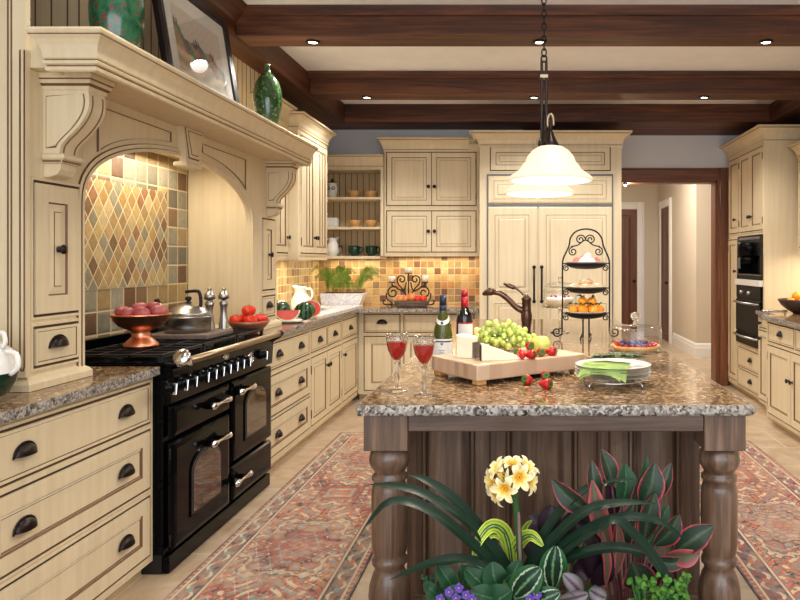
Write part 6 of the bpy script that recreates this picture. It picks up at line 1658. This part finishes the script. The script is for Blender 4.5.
for (pxc, Ys, nm) in ((550.5, 2.73, 'near'), (539.5, 3.27, 'far')):
    x = Xx(pxc, Ys)-X0p; y = Ys-3.0; zr = 1.683
    g = G(); a = V((0, 0, zb_-.06)); b = V((x, y, zr+.195))
    g.tube(catmull([V((0, 0, zb_+.02)), a.lerp(b, .35)+V((0, 0, -.08)), a.lerp(b, .75)+V((0, 0, .03)), b+V((0, 0, .03)), b+V((0, -.0, .0))], 24), .008, 'bronze', 8)
    g.tube([b+V((.012*math.cos(t_), 0, .04+.03*math.sin(t_))) for t_ in [-.5+4.4*k/16 for k in range(17)]], .006, 'brass', 6)
    g.lathe([(0, .20), (.010, .197), (.015, .182), (.026, .158), (.036, .142), (.032, .134), (0, .136)], 'bronze', 20, (x, y, zr)); g.obj('arm', t)
    g = G(); g.lathe([(r_, z_*.84) for r_, z_ in shadep], 'shade', 44, (x, y, zr)); o = g.obj('lamp_shade', t)
    g = G(); g.sphere((x, y, zr+.09), (.03, .03, .04), 'bulb', 14, 10); g.obj('bulb', t)
    l = bpy.data.lights.new('pendant_lamp', 'POINT'); l.energy = 7; l.color = (1, .93, .82); l.shadow_soft_size = .05
    o = bpy.data.objects.new('pendant_lamp', l); C.objects.link(o); o.location = (X0p+x, Ys, zr+.03)

# ------------------------------------------------------------ plants in front of the island
PZ = .35
t = thing('planter', 'long dark planter trough standing in front of the island', 'planter', (.07, 1.925, 0))
g = G(); g.sweep([(-.36, -.16), (.36, -.16), (.36, .16), (-.36, .16)], [(-.04, 0), (0, PZ-.03), (.012, PZ-.03), (.012, PZ), (-.015, PZ), (-.02, PZ-.05)], 'terracotta', closed=True); g.box(-.33, .33, -.13, .13, .001, .02, 'terracotta'); g.obj('trough', t)
g = G(); g.box(-.344, .344, -.144, .144, PZ-.12, PZ-.045, 'soil'); g.obj('soil', t)
SZ = PZ-.045
def W(px, py, Y): return P(px, py, Y)
def strap(g, lst, wd, Y0, Y1, mat='l_clivia', nrm=(0, -.5, 1)):
    n = len(lst); pts = [W(x, y, Y0+(Y1-Y0)*k/(n-1)) for k, (x, y) in enumerate(lst)]
    g.leaf(pts, wd, mat, nrm, .22, 26, lambda t: (min(1, .55+t*1.2) if t < .55 else 1)*(1-max(0, (t-.62)/.38)**2.2)+.02)
def root(px, Y): return [(px, CY+(H-SZ)*F/Y)]
t = thing('clivia_plant', 'clivia with dark strap leaves and a head of pale yellow flowers', 'plant', (Xx(518, 1.93), 1.93, SZ))
def loc(g, t):
    off = V(t.location)
    for v__ in g.bm.verts: v__.co -= off
    return g
Yb_ = 1.93
LV = [([(516, 585), (510.7, 576), (490, 541), (454.7, 500), (425, 480), (408, 474.5)], .034, 1.96), ([(514, 585), (508, 573), (473, 527), (428, 496), (395, 486), (367.5, 484.8)], .032, 1.90), ([(512, 588), (500, 572), (473, 545), (428, 509.5), (390, 502), (364, 528)], .036, 1.84),
      ([(512, 590), (500, 574), (468, 561), (433, 563), (389, 580)], .036, 1.80), ([(524, 585), (528, 568), (551, 523), (580, 493), (610, 482), (636, 479.5)], .030, 1.98), ([(526, 586), (530, 570), (553, 540), (585, 512), (620, 503), (658.7, 504)], .036, 1.90),
      ([(526, 588), (535, 572), (569, 541), (614.7, 519), (657, 521), (689, 543)], .034, 1.86), ([(530, 588), (545, 572), (575, 556), (612, 548), (646, 553), (662, 562)], .036, 1.80), ([(600, 530), (617, 521), (646.7, 549), (668, 580), (684, 597)], .034, 1.78), ([(530, 590), (540, 575), (575, 545), (617, 520)], .022, 1.84)]
for lst, wd, Y1 in LV:
    g = G(); strap(g, root(lst[0][0], Yb_)+lst[0 if len(lst) != 5 or lst[0][0] != 600 else 0:], wd, Yb_, Y1) if lst[0][0] != 600 else strap(g, lst, wd, 1.82, Y1)
    loc(g, t).obj('leaf', t, recalc=False)
g = G(); g.tube(catmull([W(521, root(521, 1.93)[0][1], 1.93), W(520, 560, 1.93), W(517.5, 520, 1.92), W(514, 488, 1.90)], 18), .009, 'stem', 10); loc(g, t).obj('flower_stalk', t)
def flower():
    g = G()
    for k in range(6):
        a = k*PI/3; d = V((math.cos(a), math.sin(a), 0)); r_ = 1 if k % 2 else .92
        g.leaf([V((0, 0, 0))+d*.003, d*.016+V((0, 0, .018)), d*.034*r_+V((0, 0, .026)), d*.049*r_+V((0, 0, .022))], .025, 'petal', (-d.x*.6, -d.y*.6, 1), .25, 9, lambda t: max(.05, math.sin(PI*min(1, .12+t*.86))**.7))
    g.tube([(0, 0, -.03), (0, 0, 0), (0, 0, .006)], [.0035, .006, .009], 'throat', 8)
    for k in range(6): a = k*PI/3+.5; g.tube([(0, 0, .004), (.007*math.cos(a), .007*math.sin(a), .026)], .0012, 'throat', 4)
    return g.obj('flower', t, recalc=False)
f0 = flower(); hc = W(511, 486, 1.90)
fl = [(504, 490, 1.84, (-.25, -1, -.15)), (520, 478, 1.845, (.25, -1, .1)), (490, 482, 1.88, (-1, -.5, 0)), (532, 482, 1.88, (1, -.5, 0)), (497, 467, 1.89, (-.7, -.35, .8)), (528, 466, 1.90, (.7, -.3, .9)), (512, 462, 1.93, (0, -.2, 1)), (494, 495, 1.87, (-.8, -.6, -.5))]
for k, (x, y, Y_, d) in enumerate(fl):
    p = W(x, y, Y_); d = V(d).normalized(); R = d.to_track_quat('Z', 'Y').to_euler()
    f_ = f0 if k == 0 else partcopy(f0, t, (0, 0, 0)); f_.location = p-V(t.location)-d*.02; f_.rotation_euler = R; f_.scale = (.84,)*3
    g = G(); g.tube(catmull([hc+V((0, 0, -.02)), hc.lerp(p, .6), p-d*.04], 6), .0028, 'stem', 5); loc(g, t).obj('flower_stem', t)
g = G(); 
for (x, y) in ((502, 462), (518, 462), (508, 470)): g.leaf([hc, W(x+(x-511)*.4, y+10, 1.89), W(x, y-3, 1.89)], .013, 'petal', (0, -1, 0), n=8)
loc(g, t).obj('flower_bud', t, recalc=False)
g = G(); g.tube([W(523, root(523, 1.90)[0][1], 1.90), W(518.5, 512, 1.90)], .0045, 'woodstick', 6); o = loc(g, t).obj('support_stick', t)

MT['darkstem'] = plain('dark_red_stem', S(92,44,48), .5)
def leafy(name, label, base, specs, mat, nrm=(0, -1, .25), fold=.3, prof=None, cat='plant', stem='stem', wave=0, group=None, curl=.5):
    """specs: (base px, base py, tip px, tip py, width px, depth offset[, material])"""
    bx, Y = base; t = thing(name, label, cat, (Xx(bx, Y), Y, SZ), 0, group)
    rr = random.Random(len(specs)+int(bx))
    gs = G(); g = G()
    for s_ in specs:
        x0, y0, x1, y1, w, dy = s_[:6]; mt = s_[6] if len(s_) > 6 else mat
        a, b = W(x0, y0, Y+dy*.6), W(x1, y1, Y+dy); m_ = a.lerp(b, .5); sd = (b-a).cross(V((0, -1, 0))).normalized()*(b-a).length*.10*curl*rr.choice((-1, 1)); m_ += sd+V((0, -.012, 0))
        nn = V(nrm)+V((rr.uniform(-.5, .5), 0, rr.uniform(-.2, .3)))
        g.leaf([a, m_, b], w*Y/F, mt, nn, fold, 14, prof, 6, wave)
        root_ = W(bx+(x0-bx)*.25, 0, Y); root_.z = SZ-.0; gs.tube(catmull([root_, root_.lerp(a, .6)+V((0, 0, .01)), a], 8), .0035, s_[7] if len(s_) > 7 else stem, 6)
    off = V(t.location)
    for q_ in (g, gs):
        for v__ in q_.bm.verts: v__.co -= off
    g.obj('foliage', t, recalc=False); gs.obj('stem', t)
    return t
pinkstem = 'pink'
leafy('cordyline_plant', 'tall dark green plant with pink edged leaves in front of the island', (628, 1.98), [
    (612, 486, 601, 449, 19, .02), (600, 500, 591.5, 460, 16, .0), (590, 512, 552, 479.5, 20, -.02), (622, 505, 625, 464, 24, .04, 'l_heart'), (642, 505, 654.7, 463, 26, .0), (652, 500, 671, 463, 14, .03), (636, 495, 647, 456, 10, .05, 'l_heart'), (644, 540, 655, 493, 24, -.02), (655, 545, 679, 514, 22, -.04), (675, 552, 714, 526, 24, -.06), (668, 555, 700, 553, 18, -.07, 'l_pink2'), (610, 545, 592, 480, 20, -.04, 'l_pink2'), (618, 560, 636, 500, 20, -.02, 'l_pink'), (634, 556, 668, 505, 22, .0, 'l_heart'), (606, 550, 575, 520, 20, .0, 'l_purple'), (640, 590, 632, 562, 34, -.07), (628, 530, 640, 478, 22, .02), (612, 520, 607, 480, 18, .04, 'l_purple'), (648, 560, 690, 560, 14, -.06), (616, 575, 618, 520, 10, -.06, 'l_pink2'), (606, 585, 601, 530, 9, -.05, 'l_pink2')], 'l_pink', prof=lambda t: max(.02, math.sin(PI*min(1, t*.93+.05))**.9), stem='darkstem')
t = thing('lime_dracaena', 'small dracaena with arching lime striped leaves behind the clivia stalk', 'plant', (Xx(508, 2.03), 2.03, SZ))
for lst, wd in (([(510, 590), (511, 560), (505, 533), (492, 526), (480, 538), (473, 558)], .040), ([(512, 590), (513, 556), (521, 540), (532, 536), (543, 546)], .040), ([(509, 592), (504, 562), (494, 548), (485, 553), (480, 570)], .038), ([(511, 588), (509, 555), (503, 536), (490, 534), (482, 550)], .034), ([(513, 588), (518, 548), (525, 528), (532, 520)], .018)):
    g = G(); n_ = len(lst); g.leaf([W(x, y, 2.03-.03*k) for k, (x, y) in enumerate(lst)], wd, 'l_lime', (.1, -1, .5), .15, 22, lambda t: max(.04, math.sin(PI*min(1, .15+t*.83))**.6)); loc(g, t).obj('leaf', t, recalc=False)
cal = lambda t: max(.03, math.sin(PI*min(1, t*.96+.03))**.55)
leafy('calathea_plant', 'calathea with round dark leaves ringed in pale green', (545, 1.84), [(553, 588, 556, 546, 30, -.02), (514, 596, 541, 568, 29, -.06), (530, 605, 560, 592, 22, -.07)], 'l_cal', nrm=(0, -1, .5), fold=.15, prof=cal)
leafy('fittonia_plant', 'silvery purple leaved plant at the front of the planter', (576, 1.80), [(582, 594, 563, 574, 17, -.04, 'l_silver'), (560, 600, 588, 594, 16, -.05, 'l_silver'), (590, 590, 606, 598, 15, -.04, 'l_silver')], 'l_silver', prof=cal)
leafy('dark_coleus', 'deep purple leaved plant in the shade behind the calathea', (556, 2.06), [(545, 540, 530, 515, 22, .0), (550, 535, 552, 505, 24, .0), (560, 540, 575, 512, 22, 0), (540, 555, 525, 535, 18, 0), (590, 560, 575, 575, 22, -.1), (596, 585, 612, 560, 20, -.12), (575, 560, 560, 540, 20, -.05), (600, 575, 590, 550, 20, -.1), (650, 580, 664, 560, 16, -.1), (585, 540, 590, 515, 18, 0)], 'l_purple', prof=cal)
leafy('african_violet', 'soft leaved plant with violet flowers at the left of the planter', (472, 1.86), [(490, 592, 465, 568, 24, -.02), (500, 590, 492, 562, 26, .0), (480, 604, 512, 590, 30, -.06), (455, 590, 438, 565, 18, .0), (470, 600, 445, 590, 20, -.04), (500, 600, 470, 592, 22, -.06), (462, 585, 470, 558, 18, .02), (505, 580, 520, 560, 16, .0), (440, 596, 424, 582, 12, .0), (520, 600, 540, 592, 20, -.03)], 'l_heart', prof=cal, nrm=(0, -.8, .7))
tv = bpy.data.objects['african_violet']; v0 = None
for (x, y) in ((449, 592), (456, 598), (466, 595), (459, 588), (440, 599), (472, 599), (530, 599), (537, 595)):
    if v0 is None:
        g = G()
        for k in range(5): a = k*2*PI/5; d = V((math.cos(a), math.sin(a), 0)); g.leaf([d*.001, d*.007+V((0, 0, .002)), d*.013], .011, 'violet', (0, 0, 1), n=5)
        g.sphere((0, 0, .001), .002, 'throat', 6, 4); v0 = g.obj('flower', tv, recalc=False); f_ = v0
    else: f_ = partcopy(v0, tv, (0, 0, 0))
    f_.location = W(x, y, 1.765)-V(tv.location); f_.rotation_euler = (1.2, random.uniform(-.4, .4), 0)
sml = []; rr = random.Random(8)
for k in range(46):
    x, y = rr.uniform(630, 690), rr.uniform(574, 600); a = rr.uniform(0, 2*PI); sml.append((x, y, x+6*math.cos(a), y+6*math.sin(a), rr.uniform(4.5, 7.5), rr.uniform(-.04, .0)))
leafy('small_leaf_plant', 'bushy plant of tiny bright green leaves at the right of the planter', (655, 1.80), sml, 'l_light', nrm=(0, -.8, .6), prof=cal)
sml = []
for k in range(16):
    x, y = rr.uniform(424, 446), rr.uniform(575, 600); a = rr.uniform(0, 2*PI); sml.append((x, y, x+5*math.cos(a), y+5*math.sin(a), 5, rr.uniform(-.02, .02)))
leafy('trailing_plant', 'thin trailing green sprigs at the left end of the planter', (438, 1.88), sml, 'l_heart', nrm=(0, -.8, .6), prof=cal)
# ------------------------------------------------------------ light, world, camera
w_ = bpy.data.worlds.new('World'); sc.world = w_; w_.use_nodes = True
bg = w_.node_tree.nodes['Background']; bg.inputs[0].default_value = (.86, .93, 1.0, 1); bg.inputs[1].default_value = .72
area('window_light', (.2, -1.3, 1.9), 4.5, 2.2, 50, (.92, .96, 1.0), tgt=(.0, 5, 1.2))
area('hall_fill', (1.45, 9.4, 2.95), 1.2, 1.6, 50, (1, .95, .89), rot=(0, 0, 0))  # unseen area light added to brighten the hall walls
for (x, y) in ((-1.1, 2.3), (.3, 2.3), (1.6, 2.3), (-.6, .6), (.9, .6)):
    spot('unseen_fill_spot', (x, y, 2.72), 15, (1, .95, .88), ang=140)  # extra out-of-view spots added to light the near end, no fixtures modelled
cam = bpy.data.cameras.new('camera'); co = bpy.data.objects.new('camera', cam); C.objects.link(co)
cam.sensor_width = 36; cam.sensor_fit = 'HORIZONTAL'; cam.lens = F*36/800
cam.shift_x = -(CX-400)/800; cam.shift_y = -(300-CY)/800
cam.clip_start = .02
co.location = (0, 0, H); co.rotation_euler = (PI/2, 0, 0)
sc.camera = co
sc.view_settings.view_transform = 'Standard'; sc.view_settings.look = 'None'; sc.view_settings.gamma = 1
sc.view_settings.use_curve_mapping = False; sc.view_settings.exposure = 0.66
